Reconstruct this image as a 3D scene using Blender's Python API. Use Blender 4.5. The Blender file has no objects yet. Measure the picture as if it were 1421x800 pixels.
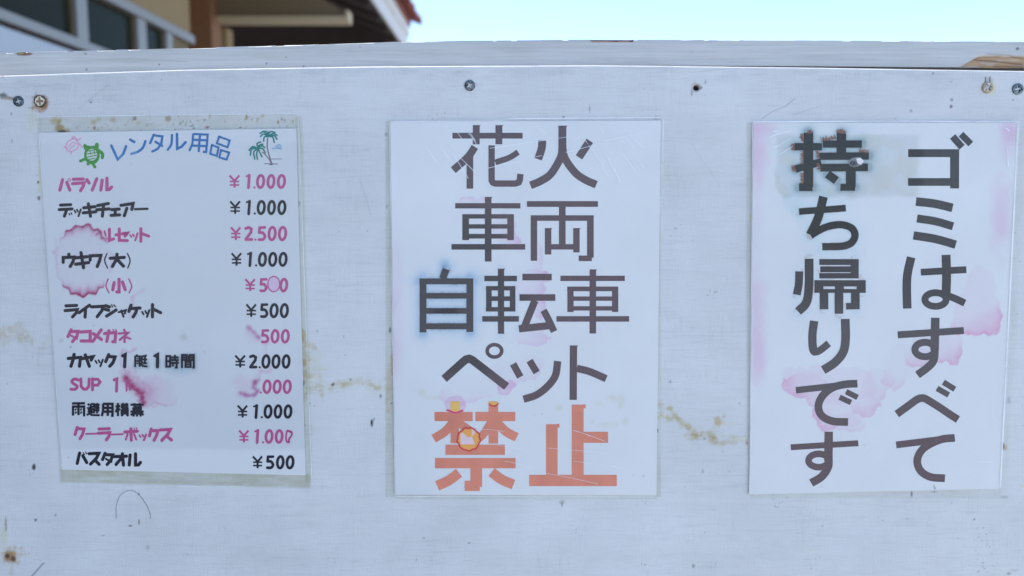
import bpy, bmesh, math
import numpy as np
R = math.radians
SC = bpy.context.scene
COL = SC.collection

# ------------------------------------------------------------------ camera, sky, sun
F = 1105.0                      # focal length in photo pixels (28 mm on a 36 mm sensor)
CX, CY = 710.5, 400.0
PITCH = R(-5.9)
CAM = np.array([0.0, -0.63, 1.45])
cd = bpy.data.cameras.new('camera')
cam = bpy.data.objects.new('camera', cd); COL.objects.link(cam)
cam.location = CAM.tolist(); cam.rotation_euler = (math.pi/2 + PITCH, 0, 0)
cd.sensor_width = 36; cd.lens = 36*F/1421.0
cd.clip_start = 0.02; cd.clip_end = 5000
cd.dof.use_dof = True; cd.dof.focus_distance = 0.635; cd.dof.aperture_fstop = 5.6
SC.camera = cam

SUN_EL, SUN_AZ = R(70), R(-50)            # azimuth from +Y towards +X
w = bpy.data.worlds.new('World'); SC.world = w; w.use_nodes = True
wn = w.node_tree.nodes; bg = wn['Background']
sky = wn.new('ShaderNodeTexSky'); sky.sky_type = 'NISHITA'; sky.sun_disc = False
sky.sun_elevation = SUN_EL; sky.sun_rotation = SUN_AZ
sky.air_density = 0.75; sky.dust_density = 0.3; sky.ozone_density = 3.5; sky.altitude = 0
w.node_tree.links.new(sky.outputs[0], bg.inputs[0]); bg.inputs[1].default_value = 0.15
sd = bpy.data.lights.new('sun', 'SUN'); sd.energy = 3.2; sd.angle = R(0.53); sd.color = (1, .95, .87)
so = bpy.data.objects.new('sun', sd); COL.objects.link(so)
so.rotation_euler = (math.pi/2 - SUN_EL, 0, math.pi - SUN_AZ)
so.location = (-3, 10, 12)
vs = SC.view_settings
vs.view_transform = 'Standard'; vs.look = 'None'; vs.gamma = 1; vs.use_curve_mapping = False
vs.exposure = 1.38

# ------------------------------------------------------------------ pixel <-> place
cp, sp = math.cos(PITCH), math.sin(PITCH)
def ray(px, py):
    px = np.asarray(px, float); py = np.asarray(py, float)
    a = (px-CX)/F; b = -(py-CY)/F
    return a, cp - b*sp, sp + b*cp        # forward*1 + up*b ; up=(0,-sp,cp)
def onY(px, py, Y=0.0):
    x, y, z = ray(px, py); t = (Y-CAM[1])/y
    return CAM[0]+x*t, Y+0*t, CAM[2]+z*t
def onX(px, py, X):
    x, y, z = ray(px, py); t = (X-CAM[0])/x
    return np.array([X, CAM[1]+y*t, CAM[2]+z*t], float)
def proj(x, y, z):
    dx = x-CAM[0]; dy = y-CAM[1]; dz = z-CAM[2]
    f = dy*cp+dz*sp; u = -dy*sp+dz*cp
    return CX+F*dx/f, CY-F*u/f

# ------------------------------------------------------------------ colours
def s2l(c):
    c = np.asarray(c, float)/255.0
    return np.where(c <= .04045, c/12.92, ((c+.055)/1.055)**2.4)
PAPER_PH = s2l((192, 209, 237))           # how plain white paper shows in the shade light
def alb(c, k=.82):                        # sRGB as seen on the shaded board -> reflectance
    return np.clip(s2l(c)/PAPER_PH*k*.88, .004, .9)

# ------------------------------------------------------------------ numpy noise
def vnoise(x, y, seed=0):
    xi = np.floor(x).astype(np.int64); yi = np.floor(y).astype(np.int64)
    xf = x-xi; yf = y-yi
    def h(a, b):
        n = (a*374761393 + b*668265263 + seed*1442695041) & 0xffffffff
        n = ((n ^ (n >> 13))*1274126177) & 0xffffffff
        return ((n ^ (n >> 16)) & 0xffff)/65535.0
    u = xf*xf*(3-2*xf); v = yf*yf*(3-2*yf)
    return (h(xi, yi)*(1-u)+h(xi+1, yi)*u)*(1-v)+(h(xi, yi+1)*(1-u)+h(xi+1, yi+1)*u)*v
def fbm(x, y, seed=0, o=4):
    s = 0; a = .5; t = 0
    for i in range(o):
        s = s+a*vnoise(x*2**i, y*2**i, seed+i*17); t += a; a *= .55
    return s/t
def ss(a, b, x):
    t = np.clip((x-a)/(b-a), 0, 1); return t*t*(3-2*t)
def segd(x, y, x0, y0, x1, y1):
    dx, dy = x1-x0, y1-y0; L = dx*dx+dy*dy+1e-9
    t = np.clip(((x-x0)*dx+(y-y0)*dy)/L, 0, 1)
    return np.hypot(x-x0-t*dx, y-y0-t*dy)
def pld(x, y, pts):
    d = 1e9
    for a, b in zip(pts[:-1], pts[1:]): d = np.minimum(d, segd(x, y, *a, *b))
    return d
def tint(c, a, t):                        # c (n,3), a (n), t tint (3)
    return c*(1-a[:, None]*(1-np.array(t)))
def over(c, a, t):
    return c*(1-a[:, None])+np.array(t)*a[:, None]

# ------------------------------------------------------------------ materials
def newmat(name):
    m = bpy.data.materials.new(name); m.use_nodes = True
    nt = m.node_tree; b = nt.nodes['Principled BSDF']
    return m, nt, b
def N(nt, t, **k):
    n = nt.nodes.new(t)
    for a, v in k.items():
        if hasattr(n, a): setattr(n, a, v)
        else: n.inputs[a].default_value = v
    return n
def simple(name, col, rough=.6, metal=0, bump=0, bscale=60, var=.15, stretch=(1, 1, 1), spec=.5):
    m, nt, b = newmat(name); L = nt.links.new
    b.inputs['Roughness'].default_value = rough; b.inputs['Metallic'].default_value = metal
    b.inputs['Specular IOR Level'].default_value = spec
    tc = N(nt, 'ShaderNodeTexCoord'); mp = N(nt, 'ShaderNodeMapping'); mp.inputs['Scale'].default_value = stretch
    L(tc.outputs['Object'], mp.inputs[0])
    no = N(nt, 'ShaderNodeTexNoise'); no.inputs['Scale'].default_value = bscale; no.inputs['Detail'].default_value = 5
    L(mp.outputs[0], no.inputs['Vector'])
    mx = N(nt, 'ShaderNodeMix', data_type='RGBA')
    mx.inputs[6].default_value = (*[v*(1-var) for v in col], 1); mx.inputs[7].default_value = (*[min(1, v*(1+var)) for v in col], 1)
    L(no.outputs[0], mx.inputs[0]); L(mx.outputs[2], b.inputs['Base Color'])
    if bump:
        bp = N(nt, 'ShaderNodeBump'); bp.inputs['Strength'].default_value = bump; bp.inputs['Distance'].default_value = .01
        L(no.outputs[0], bp.inputs['Height']); L(bp.outputs[0], b.inputs['Normal'])
    return m
def attr_mat(name, rough=.6, spec=.4, weave=0.0, grain=0.0, bump=.0, mott=0.0):
    """base colour from the 'tone' colour attribute times procedural weave / grain"""
    m, nt, b = newmat(name); L = nt.links.new
    b.inputs['Roughness'].default_value = rough; b.inputs['Specular IOR Level'].default_value = spec
    at = N(nt, 'ShaderNodeVertexColor'); at.layer_name = 'tone'
    tc = N(nt, 'ShaderNodeTexCoord')
    cur = at.outputs[0]; hs = []
    def layer(sc, scale, amt, det=3):
        nonlocal cur
        mp = N(nt, 'ShaderNodeMapping'); mp.inputs['Scale'].default_value = sc; L(tc.outputs['Object'], mp.inputs[0])
        no = N(nt, 'ShaderNodeTexNoise'); no.inputs['Scale'].default_value = scale; no.inputs['Detail'].default_value = det
        L(mp.outputs[0], no.inputs['Vector'])
        mr = N(nt, 'ShaderNodeMapRange'); mr.inputs[1].default_value = .3; mr.inputs[2].default_value = .7
        mr.inputs[3].default_value = 1-amt; mr.inputs[4].default_value = 1+amt*.55
        L(no.outputs[0], mr.inputs[0])
        vm = N(nt, 'ShaderNodeVectorMath', operation='SCALE'); L(cur, vm.inputs[0]); L(mr.outputs[0], vm.inputs['Scale'])
        cur = vm.outputs[0]; hs.append(no.outputs[0])
    if weave:
        layer((1, 1, 11), 95, weave); layer((9, 1, 1), 110, weave*.7)
        layer((1, 1, 1), 900, weave*.7, 1)
    if grain:
        layer((.6, 1, 22), 26, grain, 5); layer((1, 1, 1), 12, grain*.5)
    if mott: layer((1, 1, 1), 14, mott, 5)
    L(cur, b.inputs['Base Color'])
    if bump and hs:
        a = N(nt, 'ShaderNodeMath', operation='ADD'); L(hs[0], a.inputs[0]); L(hs[1 if len(hs) > 1 else 0], a.inputs[1])
        bp = N(nt, 'ShaderNodeBump'); bp.inputs['Strength'].default_value = bump; bp.inputs['Distance'].default_value = .0006
        L(a.outputs[0], bp.inputs['Height']); L(bp.outputs[0], b.inputs['Normal'])
    return m
M_PANEL = attr_mat('painted_plywood', .48, .35, weave=.026, bump=.35, mott=.07)
M_RAIL = attr_mat('painted_timber', .55, .35, grain=.09, bump=.5)
M_PAPER = attr_mat('printed_paper', .5, .3, mott=.02)
M_INK = attr_mat('ink', .5, .3, mott=.05)

def film_mat(name, col, opac, rough=.12, refl=.022):
    m, nt, b = newmat(name); L = nt.links.new; nt.nodes.remove(b)
    out = nt.nodes['Material Output']
    tr = N(nt, 'ShaderNodeBsdfTransparent'); df = N(nt, 'ShaderNodeBsdfDiffuse'); gl = N(nt, 'ShaderNodeBsdfGlossy')
    df.inputs[0].default_value = (*col, 1); gl.inputs['Roughness'].default_value = rough
    tc = N(nt, 'ShaderNodeTexCoord'); no = N(nt, 'ShaderNodeTexNoise'); no.inputs['Scale'].default_value = 14; no.inputs['Detail'].default_value = 4
    L(tc.outputs['Object'], no.inputs['Vector'])
    mr = N(nt, 'ShaderNodeMapRange'); mr.inputs[1].default_value = .35; mr.inputs[2].default_value = .7
    mr.inputs[3].default_value = opac*.5; mr.inputs[4].default_value = opac*1.5; L(no.outputs[0], mr.inputs[0])
    m1 = N(nt, 'ShaderNodeMixShader'); L(mr.outputs[0], m1.inputs[0]); L(tr.outputs[0], m1.inputs[1]); L(df.outputs[0], m1.inputs[2])
    m2 = N(nt, 'ShaderNodeMixShader'); m2.inputs[0].default_value = refl; L(m1.outputs[0], m2.inputs[1]); L(gl.outputs[0], m2.inputs[2])
    L(m2.outputs[0], out.inputs[0])
    return m
M_FILM = film_mat('laminate_film', (.75, .76, .72), .012, .16)
M_SCR = film_mat('film_scratch', (.95, .96, .97), .95, .6, .0)  # scratches in the film; the sky's glint is put into their white
M_EDGE_HI = film_mat('film_edge_highlight', (.90, .91, .92), .9, .4, .0)  # matte white painted in for the highlight along the film's edge

# ------------------------------------------------------------------ object helpers
def tag(o, label=None, cat=None, group=None, kind=None):
    if label: o['label'] = label
    if cat: o['category'] = cat
    if group: o['group'] = group
    if kind: o['kind'] = kind
    return o
def empty(name, loc, label=None, cat=None, group=None):
    o = bpy.data.objects.new(name, None); COL.objects.link(o); o.location = loc; o.empty_display_size = .1
    return tag(o, label, cat, group)
def link(name, me, mat, parent=None, loc=(0, 0, 0)):
    o = bpy.data.objects.new(name, me); COL.objects.link(o)
    if mat is not None and not me.materials: me.materials.append(mat)
    if parent is not None:
        o.parent = parent
        o.location = (loc[0]-parent.location.x, loc[1]-parent.location.y, loc[2]-parent.location.z)
    else: o.location = loc
    return o
def mesh_np(name, V, Fq, col=None, smooth=False):
    me = bpy.data.meshes.new(name)
    V = np.asarray(V, np.float32); Fq = np.asarray(Fq, np.int32)
    n, k = Fq.shape
    me.vertices.add(len(V)); me.vertices.foreach_set('co', V.ravel())
    me.loops.add(n*k); me.loops.foreach_set('vertex_index', Fq.ravel())
    me.polygons.add(n); me.polygons.foreach_set('loop_start', np.arange(0, n*k, k, dtype=np.int32))
    me.update(calc_edges=True)
    if col is not None:
        a = me.color_attributes.new('tone', 'FLOAT_COLOR', 'POINT')
        c = np.ones((len(V), 4), np.float32); c[:, :3] = col; a.data.foreach_set('color', c.ravel())
    me.polygons.foreach_set('use_smooth', np.full(n, smooth))
    me.update()
    return me
def gridF(nx, nz):
    i, j = np.meshgrid(np.arange(nx-1), np.arange(nz-1), indexing='ij')
    a = (i*nz+j).ravel()
    return np.stack([a, a+nz, a+nz+1, a+1], 1)

def boxme(name, lo, hi, bev=0.0):
    bm = bmesh.new()
    bmesh.ops.create_cube(bm, size=1)
    for v in bm.verts:
        v.co.x = lo[0] if v.co.x < 0 else hi[0]; v.co.y = lo[1] if v.co.y < 0 else hi[1]; v.co.z = lo[2] if v.co.z < 0 else hi[2]
    if bev: bmesh.ops.bevel(bm, geom=bm.edges[:], offset=bev, segments=2, affect='EDGES', profile=.6)
    me = bpy.data.meshes.new(name); bm.to_mesh(me); bm.free(); return me
def box(name, lo, hi, mat, parent=None, bev=0.0):
    lo = np.array(lo, float); hi = np.array(hi, float); c = (lo+hi)/2
    return link(name, boxme(name, lo-c, hi-c, bev), mat, parent, c)
def polyprism(name, pts, axis, t, mat, parent=None):
    """pts: list of 3-D points in a plane; extruded by vector t"""
    c = np.mean(pts, 0); bm = bmesh.new()
    vs = [bm.verts.new(np.array(p)-c) for p in pts]; f = bm.faces.new(vs)
    r = bmesh.ops.extrude_face_region(bm, geom=[f])
    for v in [g for g in r['geom'] if isinstance(g, bmesh.types.BMVert)]:
        v.co.x += t[0]; v.co.y += t[1]; v.co.z += t[2]
    bmesh.ops.recalc_face_normals(bm, faces=bm.faces[:])
    me = bpy.data.meshes.new(name); bm.to_mesh(me); bm.free()
    return link(name, me, mat, parent, c)

# ================================================================== GROUND
gnd_m = simple('pale_sand_ground', (.42, .42, .40), .9, bump=.6, bscale=3, var=.2)
g = mesh_np('ground', [(-3000, -3000, 0), (3000, -3000, 0), (3000, 3000, 0), (-3000, 3000, 0)], [[0, 1, 2, 3]])
tag(link('ground', g, gnd_m), kind='structure')

# ================================================================== SIGNBOARD (panel + rail + frame)
def panel_top(px): return np.interp(px, [-900, 0, 250, 500, 830, 1130, 1421, 2300], [134, 105, 97, 92.6, 90.6, 94, 98.6, 112])
def rail_top(px): return np.interp(px, [-900, 0, 270, 560, 700, 830, 1421, 2300], [96, 73, 66.2, 57.6, 56, 54.6, 57.4, 62])
def rail_bot(px): return np.interp(px, [-900, 0, 830, 980, 1130, 1421, 2300], [150, 125, 92, 91.6, 92.2, 94.2, 101])
XL, XR = -1.25, 1.25
board = empty('signboard', (0, 0, 0), 'white painted plywood board with a timber top rail carrying the three notices', 'signboard')

# stains on the wall: (x, y, rx, ry, colour, strength)
BRN, RUST, BLK, OLV, DRK = (.50, .41, .26), (.42, .20, .10), (.03, .028, .03), (.62, .58, .40), (.10, .09, .08)
WST = [(17, 771, 15, 14, BRN, .6), (14, 773, 9, 9.5, (.36, .20, .09), .92), (10, 772, 4, 3.5, (.10, .05, .03), .95), (18, 776, 4, 4.5, (.13, .07, .04), .92), (19, 768, 3.5, 3, (.5, .3, .12), .9), (16, 790, 4, 10, BRN, .3), (5, 740, 5, 20, OLV, .5),
       (14, 137, 12, 3, (.40, .30, .22), .8), (4, 133, 8, 4, DRK, .7), (56, 150, 11, 7, RUST, .7), (56, 141, 10.5, 10.5, (.25, .12, .04), .85),
       (44, 166, 8, 22, OLV, .35), (47, 648, 3, 5, BLK, .95), (49, 722, 1.8, 2, BLK, .9), (77, 715, 1.5, 2, BLK, .7), (8, 730, 1.6, 10, BLK, .5),
       (193, 686, 1.4, 2, BLK, .9), (193, 725, 1.3, 4, (.15, .05, .03), .95), (181, 730, 3, 1.2, BLK, .9), (205, 760, 3, 4, DRK, .25),
       (516, 588, 1.8, 6, BLK, 1), (519, 582, 1.2, 2, DRK, .7), (462, 534, 2.2, 1.8, DRK, .9), (528, 550, 1.3, 3.5, DRK, .7), (486, 527, 1.5, 1.5, DRK, .6),
       (430, 560, 1.4, 1.4, DRK, .7), (423, 590, 1.4, 1.2, DRK, .7), (440, 460, 2, 2, DRK, .3), (450, 513, 2.5, 2, OLV, .7),
       (126, 140, 3.5, 2, DRK, .25), (126, 143, 1.6, 1, BLK, .8), (16, 158, 1.5, 3, BLK, .5), (3, 106, 3, 2, RUST, .5), (17, 196, 1, 3, BLK, .5),
       (472, 535, 16, 5, BRN, .4), (500, 530, 14, 6, BRN, .28), (520, 538, 14, 5, BRN, .25), (447, 545, 3, 12, BRN, .25), (430, 480, 10, 7, BRN, .5), (424, 500, 6, 26, BRN, .35), (436, 508, 10, 22, OLV, .35),
       (929, 567, 5, 4, BRN, .6), (922, 580, 14, 3, OLV, .5), (955, 593, 5, 4, BRN, .6), (961, 603, 12, 9, BRN, .5), (978, 604, 12, 6, BRN, .55), (990, 612, 9, 6, BRN, .6), (1008, 614, 14, 4, BRN, .45),
       (1028, 609, 12, 4, OLV, .5), (996, 585, 6, 9, BRN, .65), (1005, 588, 20, 2.5, OLV, .35), (978, 609, 1.4, 2, BLK, .6), (1026, 560, 1.4, 1.6, BLK, .6), (930, 530, 1.5, 2, BLK, .6), (1012, 655, 1.3, 1, DRK, .5),
       (20, 460, 22, 12, BRN, .3), (35, 470, 10, 9, BRN, .35), (6, 470, 8, 14, BRN, .25), (975, 654, 1.5, 4, DRK, .4),
       (1321, 139, 2.2, 3, DRK, .6), (1319.5, 143, 2.2, 2.5, (.7, .68, .62), .9), (1320, 147.5, 2.4, 2.6, (.10, .07, .05), .85), (1367.5, 111, 1.1, 4.5, BLK, .9), (1373.5, 110.5, 1.2, 5, BLK, .9), (1264, 154, 2.5, 2, DRK, .5), (1295, 102, 2, 2, DRK, .5), (1320, 114, 2, 1.5, DRK, .4), (1406, 139, 1.5, 1, BLK, .6),
       (1373, 112, 5, 6, DRK, .3), (1378, 122, 5, 10, OLV, .6), (658, 119, 12, 3, DRK, .15), (640, 103, 20, 5, DRK, .12),
       (966, 122, 6.5, 7, (.35, .16, .10), .65), (960, 128, 1.4, 6, DRK, .6), (979, 114, 1.5, 4, DRK, .5), (973, 122, 1.5, 2, DRK, .7),
       (818, 152, 1.2, 5, BLK, .5), (782, 163, 2, 2.5, DRK, .6), (536, 187, 2, 3, DRK, .5), (537, 287, 1.6, 3, DRK, .4), (780, 697, 5, 3, DRK, .3), (780, 700, 1, 4, DRK, .5),
       (588, 747, 2, 1.3, DRK, .5), (651, 754, 2, 1, BLK, .7), (962, 786, 2.5, 3, DRK, .6), (1141, 730, 1.6, 1.6, DRK, .4), (1125, 764, 2.4, 1.6, OLV, .7), (1352, 721, 1.5, 1.2, DRK, .7), (1407, 792, 8, 2, DRK, .35), (1400, 796, 4, 2, DRK, .5),
       (1400, 556, 3, 6, DRK, .25), (1418, 675, 2, 2, OLV, .8), (1265, 686, 1.3, 5, BLK, .7), (1296, 683, 5, 1.2, DRK, .5), (1394, 690, 6, 2, DRK, .3),
       (1392, 619, 2, 5, (.2, .08, .04), .9), (1395, 621, 2.5, 4, BRN, .8), (1036, 614, 2.4, 5, BRN, .6), (1037, 615, 1.4, 1.3, BLK, .9), (1042, 303, 2.5, 7, OLV, .9), (912, 598, 1.4, 3, BLK, .95),
       (413, 253, 1.3, 1.3, DRK, .6), (415, 283, 2, 4, DRK, .6), (421, 532, 2, 5, DRK, .8), (422, 505, 3, 8, BRN, .8), (420, 465, 4, 10, BRN, .7), (544, 500, 2.2, 20, BRN, .8), (541, 458, 1.8, 5, DRK, .8), (543, 560, 1.8, 1.8, BLK, .8), (540, 540, 5, 40, BRN, .35),
       (53, 253, 1.8, 2, BLK, .95), (54, 275, 2, 3, DRK, .8), (55, 245, 3, 25, OLV, .5)]
GRIME = [(77, 168, 9, 6, BRN, .75), (83, 178, 8, 6, (.35, .22, .06), .9), (86, 183, 7, 2.5, (.06, .03, .02), .98), (93, 182, 5, 4, BRN, .8),
         (130, 170, 5, 5, BRN, .6), (131, 178, 2.5, 4, (.28, .15, .06), .9), (137, 166, 4, 3, BRN, .5), (157, 166, 5, 4, (.45, .30, .2), .6), (187, 165, 3, 3, (.2, .12, .06), .8), (192, 171, 4, 3, BRN, .5),
         (234, 165, 5, 4, (.35, .22, .12), .75), (243, 180, 2, 1.4, BLK, .5), (250, 171, 1.5, 3, BRN, .6), (284, 167, 1.8, 2, DRK, .7), (291, 162, 1.4, 4, BRN, .7), (288, 177, 3, 1.6, (.2, .06, .03), .9), (269, 178, 2, 1.3, (.08, .04, .02), .9),
         (342, 163, 2, 4.5, (.35, .24, .05), .9), (357, 167, 1.4, 4, BRN, .7), (364, 161, 3, 3, BRN, .6), (386, 170, 1.8, 3, (.3, .2, .08), .9), (395, 167, 1.4, 2, DRK, .7), (406, 169, 1.8, 4, (.4, .3, .12), .8), (388, 177, 2, 1, RUST, .9), (333, 177, 2, 1, (.15, .05, .03), .9), (264, 169, 1.5, 3, DRK, .3), (196, 182, 2, 1.5, BRN, .8)]
_r = np.random.RandomState(11)
for _ in range(70): GRIME.append((57+350*_r.rand(), 161+22*_r.rand()**.8, .7+1.1*_r.rand(), .7+1.6*_r.rand(), [(.30, .20, .10), (.14, .09, .05), BRN, (.35, .28, .14)][_r.randint(4)], .25+.5*_r.rand()))
for _ in range(90): WST.append((1421*_r.rand(), 100+700*_r.rand(), .6+.5*_r.rand(), .6+.9*_r.rand(), DRK, .2+.35*_r.rand()))
def wall_colour(px, py):
    n = px.size
    c = np.tile(alb((183, 199, 224), .85), (n, 1))
    big = fbm(px/160, py/120, 3, 4)
    c *= (1+.12*(big-.5))[:, None]
    # fine hand-brushed mottling and grey-green thin patches
    f1 = fbm(px/34, py/9, 11, 3)
    c = tint(c, ss(.52, .8, f1)*.14, (.86, .9, .86))
    pt = ss(.45, .70, fbm(px/70, py/45, 90, 3))
    h1 = fbm(px/30, py/2.0, 91, 2); v1 = fbm(px/2.2, py/26, 92, 2); h2 = fbm(px/70, py/4, 93, 3)
    c *= (1-.065*ss(.55, .85, h1)*(.45+.8*pt)-.045*ss(.6, .85, v1)*(.2+1.0*pt)-.035*ss(.5, .8, h2)+.02)[:, None]
    pg = ss(.55, .8, fbm(px/110, py/60, 94, 4)); c = tint(c, pg*.16, (.84, .84, .80))
    # thin worn band just below the top edge
    band = ss(30, 0, py-panel_top(px)-6)*ss(0, 3, py-panel_top(px)-3)*ss(.42, .75, fbm(px/26, py/10, 7, 4))
    c = tint(c, band*.35, (.74, .78, .80))
    # yellowed grime under the laminate margins
    def rect(x0, y0, x1, y1, s=1.2): return ss(x0-s, x0+s, px)*ss(x1+s, x1-s, px)*ss(y0-s, y0+s, py)*ss(y1+s, y1-s, py)
    sh = (py-184)*(31/468.0)                 # left edge of the price list drifts to the right
    shr = (py-178)*(13/482.0)
    top_l = ss(52, 55, px)*ss(414, 411, px)*ss(161-(px-50)*.010, 163-(px-50)*.010, py)*ss(188, 184, py)
    c = tint(c, top_l*(.25+.65*fbm(px/18, py/7, 5, 3)), (.80, .80, .70))
    right_l = ss(409+shr, 411+shr, px)*ss(422+shr, 418+shr, px)*ss(160, 164, py)*ss(672, 668, py)
    c = tint(c, right_l*(.25+.6*fbm(px/5, py/30, 6, 3)), (.76, .76, .62))
    left_l = ss(50+sh, 53+sh, px)*ss(60+sh, 56+sh, px)*ss(160, 164, py)*ss(672, 668, py)
    c = tint(c, left_l*.35, (.78, .80, .72))
    yb = 652+(px-85)*8/339.0
    bot_l = ss(80, 86, px)*ss(434, 428, px)*ss(yb-4, yb, py)*ss(yb+20, yb+15, py-(px-85)*.00)
    c = tint(c, bot_l*(.20+.80*fbm(px/22, py/5, 9, 3)), (.66, .64, .46))
    mid = rect(535, 168, 549, 690)*(.2+.5*fbm(px/5, py/40, 12, 3)); c = tint(c, mid*1.0, (.66, .66, .50))
    mid = rect(908, 160, 917, 690)*(.1+.6*fbm(px/5, py/40, 14, 3)); c = tint(c, mid*1.0, (.66, .66, .50))
    mid = rect(548, 686, 912, 693)*(.3+.7*fbm(px/16, py/6, 13, 3)); c = tint(c, mid*.6, (.70, .70, .58))
    mid = rect(1036, 170, 1046, 688)*(.15+.5*fbm(px/5, py/30, 15, 3)); c = tint(c, mid*1.0, (.66, .66, .54))
    mid = rect(1040, 677, 1390, 692)*(.3+.5*fbm(px/20, py/6, 16, 3)); c = tint(c, mid*.6, (.76, .76, .66))
    er = 1415-(py-170)*.053
    mid = ss(er-2, er, px)*ss(er+14, er+4, px)*ss(170, 200, py)*ss(690, 680, py)*(.2+.6*fbm(px/6, py/25, 19, 3)); c = tint(c, mid*.6, (.82, .82, .72))
    wob = (fbm(px/5, py/5, 21, 3)-.5)*1.1
    for (x, y, rx, ry, col, st) in WST+GRIME:
        s = (abs(px-x) < rx*2.4+3) & (abs(py-y) < ry*2.4+3)
        if not s.any(): continue
        d = np.hypot((px[s]-x)/rx, (py[s]-y)/ry)+wob[s]*(.35 if (st >= .9 and rx > 3) else 1.3 if max(rx, ry) > 9 else .7)
        a = ss(1.25, .45, d)*st
        if col in (BRN, OLV): a = np.clip(a*1.35, 0, 1)
        if rx > 6 and st < .7: a *= .35+1.2*np.clip(fbm(px[s]/4, py[s]/4, int(x), 2)-.15, 0, .7)
        k = np.asarray(col)
        c[s] = over(c[s], a, k) if max(col) < .3 or st > .85 else tint(c[s], a, k/.62)
    for pts, wd, st in [([(425, 500), (432, 540), (462, 536), (500, 531), (548, 546)], 7, .75), ([(445, 520), (447, 556)], 3, .4), ([(912, 578), (940, 582), (955, 594), (964, 606), (990, 606), (1006, 615), (1042, 608)], 7, .85), ([(975, 588), (996, 590), (1004, 578)], 5, .6),
                        ([(0, 462), (30, 470), (52, 480)], 9, .55), ([(912, 560), (930, 568), (942, 580)], 4, .6), ([(418, 470), (424, 560)], 5, .6)]:
        d = pld(px, py, pts)/wd
        c = tint(c, np.exp(-d*d)*st*ss(.42, .72, fbm(px/9, py/6, 77, 4)), (.80, .72, .44))
    # hairline scratches
    for pts, wd, st in [([(1058, 164), (1074, 154), (1090, 148), (1103, 137)], .8, .4), ([(1100, 160), (1140, 147)], .7, .25), ([(44, 800), (60, 782)], 1.1, .8), ([(968, 100), (1010, 96)], .7, .2),
                        ([(0, 131), (20, 138)], 1.2, .5), ([(110, 150), (150, 118)], 2.0, .12), ([(500, 250), (515, 300)], .7, .2), ([(40, 150), (46, 150)], .8, .5), ([(960, 200), (1000, 260)], .7, .10)]:
        c = tint(c, np.exp(-(pld(px, py, pts)/wd)**2)*st, (.25, .25, .25))
    # random specks
    r = vnoise(px/2.1, py/2.1, 33)*vnoise(px/47, py/41, 35); c = tint(c, ss(.80, .9, r)*.6, (.35, .33, .3))
    return np.clip(c, .004, .9)

# panel front sheet: fine where the photograph looks, coarse outside
def make_panel():
    xa = onY(-16, 815)[0]; xb = onY(1437, 815)[0]
    xs = np.concatenate([np.linspace(XL, xa, 26)[:-1], np.arange(xa, xb, .00086), np.linspace(xb+.001, XR, 26)])
    zb = float(onY(700, 812)[2])
    pxt, _ = proj(xs, 0*xs, 0*xs+1.62)
    zt = onY(pxt, panel_top(pxt))[2]
    t = np.concatenate([np.linspace(0, .985, 470)[:-1], np.linspace(.985, 1, 12)])
    lo = np.linspace(.22, zb, 30)[:-1]
    nz = len(lo)+len(t)
    X = np.repeat(xs[:, None], nz, 1)
    Z = np.concatenate([np.repeat(lo[None, :], len(xs), 0), zb+(zt[:, None]-zb)*t[None, :]], 1)
    px, py = proj(X, 0*X, Z)
    # gentle unevenness of old ply + rounded top arris
    dtop = zt[:, None]-Z
    Y = .0005*(fbm(px/120, py/90, 41, 3)-.5)*2
    Y = Y + .0007*np.clip(1-dtop/.0014, 0, 1)**2
    # nail hole
    Y = Y + .004*np.clip(1-np.hypot((px-966.5)/4.6, (py-122)/4.4), 0, 1)**.4
    col = wall_colour(px.ravel(), py.ravel())
    hole = ss(1.05, .75, np.hypot((px-966.5)/4.6, (py-122)/4.4)+.25*(fbm(px/2, py/2, 4, 2)-.5)).ravel(); col = over(col, hole, (.01, .008, .007))
    # back sheet at 12 mm
    V = np.stack([X.ravel(), Y.ravel(), Z.ravel()], 1); Fc = gridF(len(xs), nz)
    n = len(V)
    ring = np.concatenate([np.arange(len(xs))*nz, (len(xs)-1)*nz+np.arange(1, nz), (np.arange(len(xs)-2, -1, -1))*nz+nz-1, np.arange(nz-2, 0, -1)])
    back = V[ring].copy(); back[:, 1] = .012
    V2 = np.concatenate([V, V[ring], back]); m = len(ring); i = np.arange(m); j = (i+1) % m
    skirt = np.stack([n+i, n+m+i, n+m+j, n+j], 1)
    c2 = np.concatenate([col, np.tile((.5, .5, .5), (2*m, 1))])
    me = mesh_np('front_panel', V2, np.concatenate([Fc, skirt]), c2, True)
    return link('front_panel', me, M_PANEL, board)
make_panel()

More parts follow.
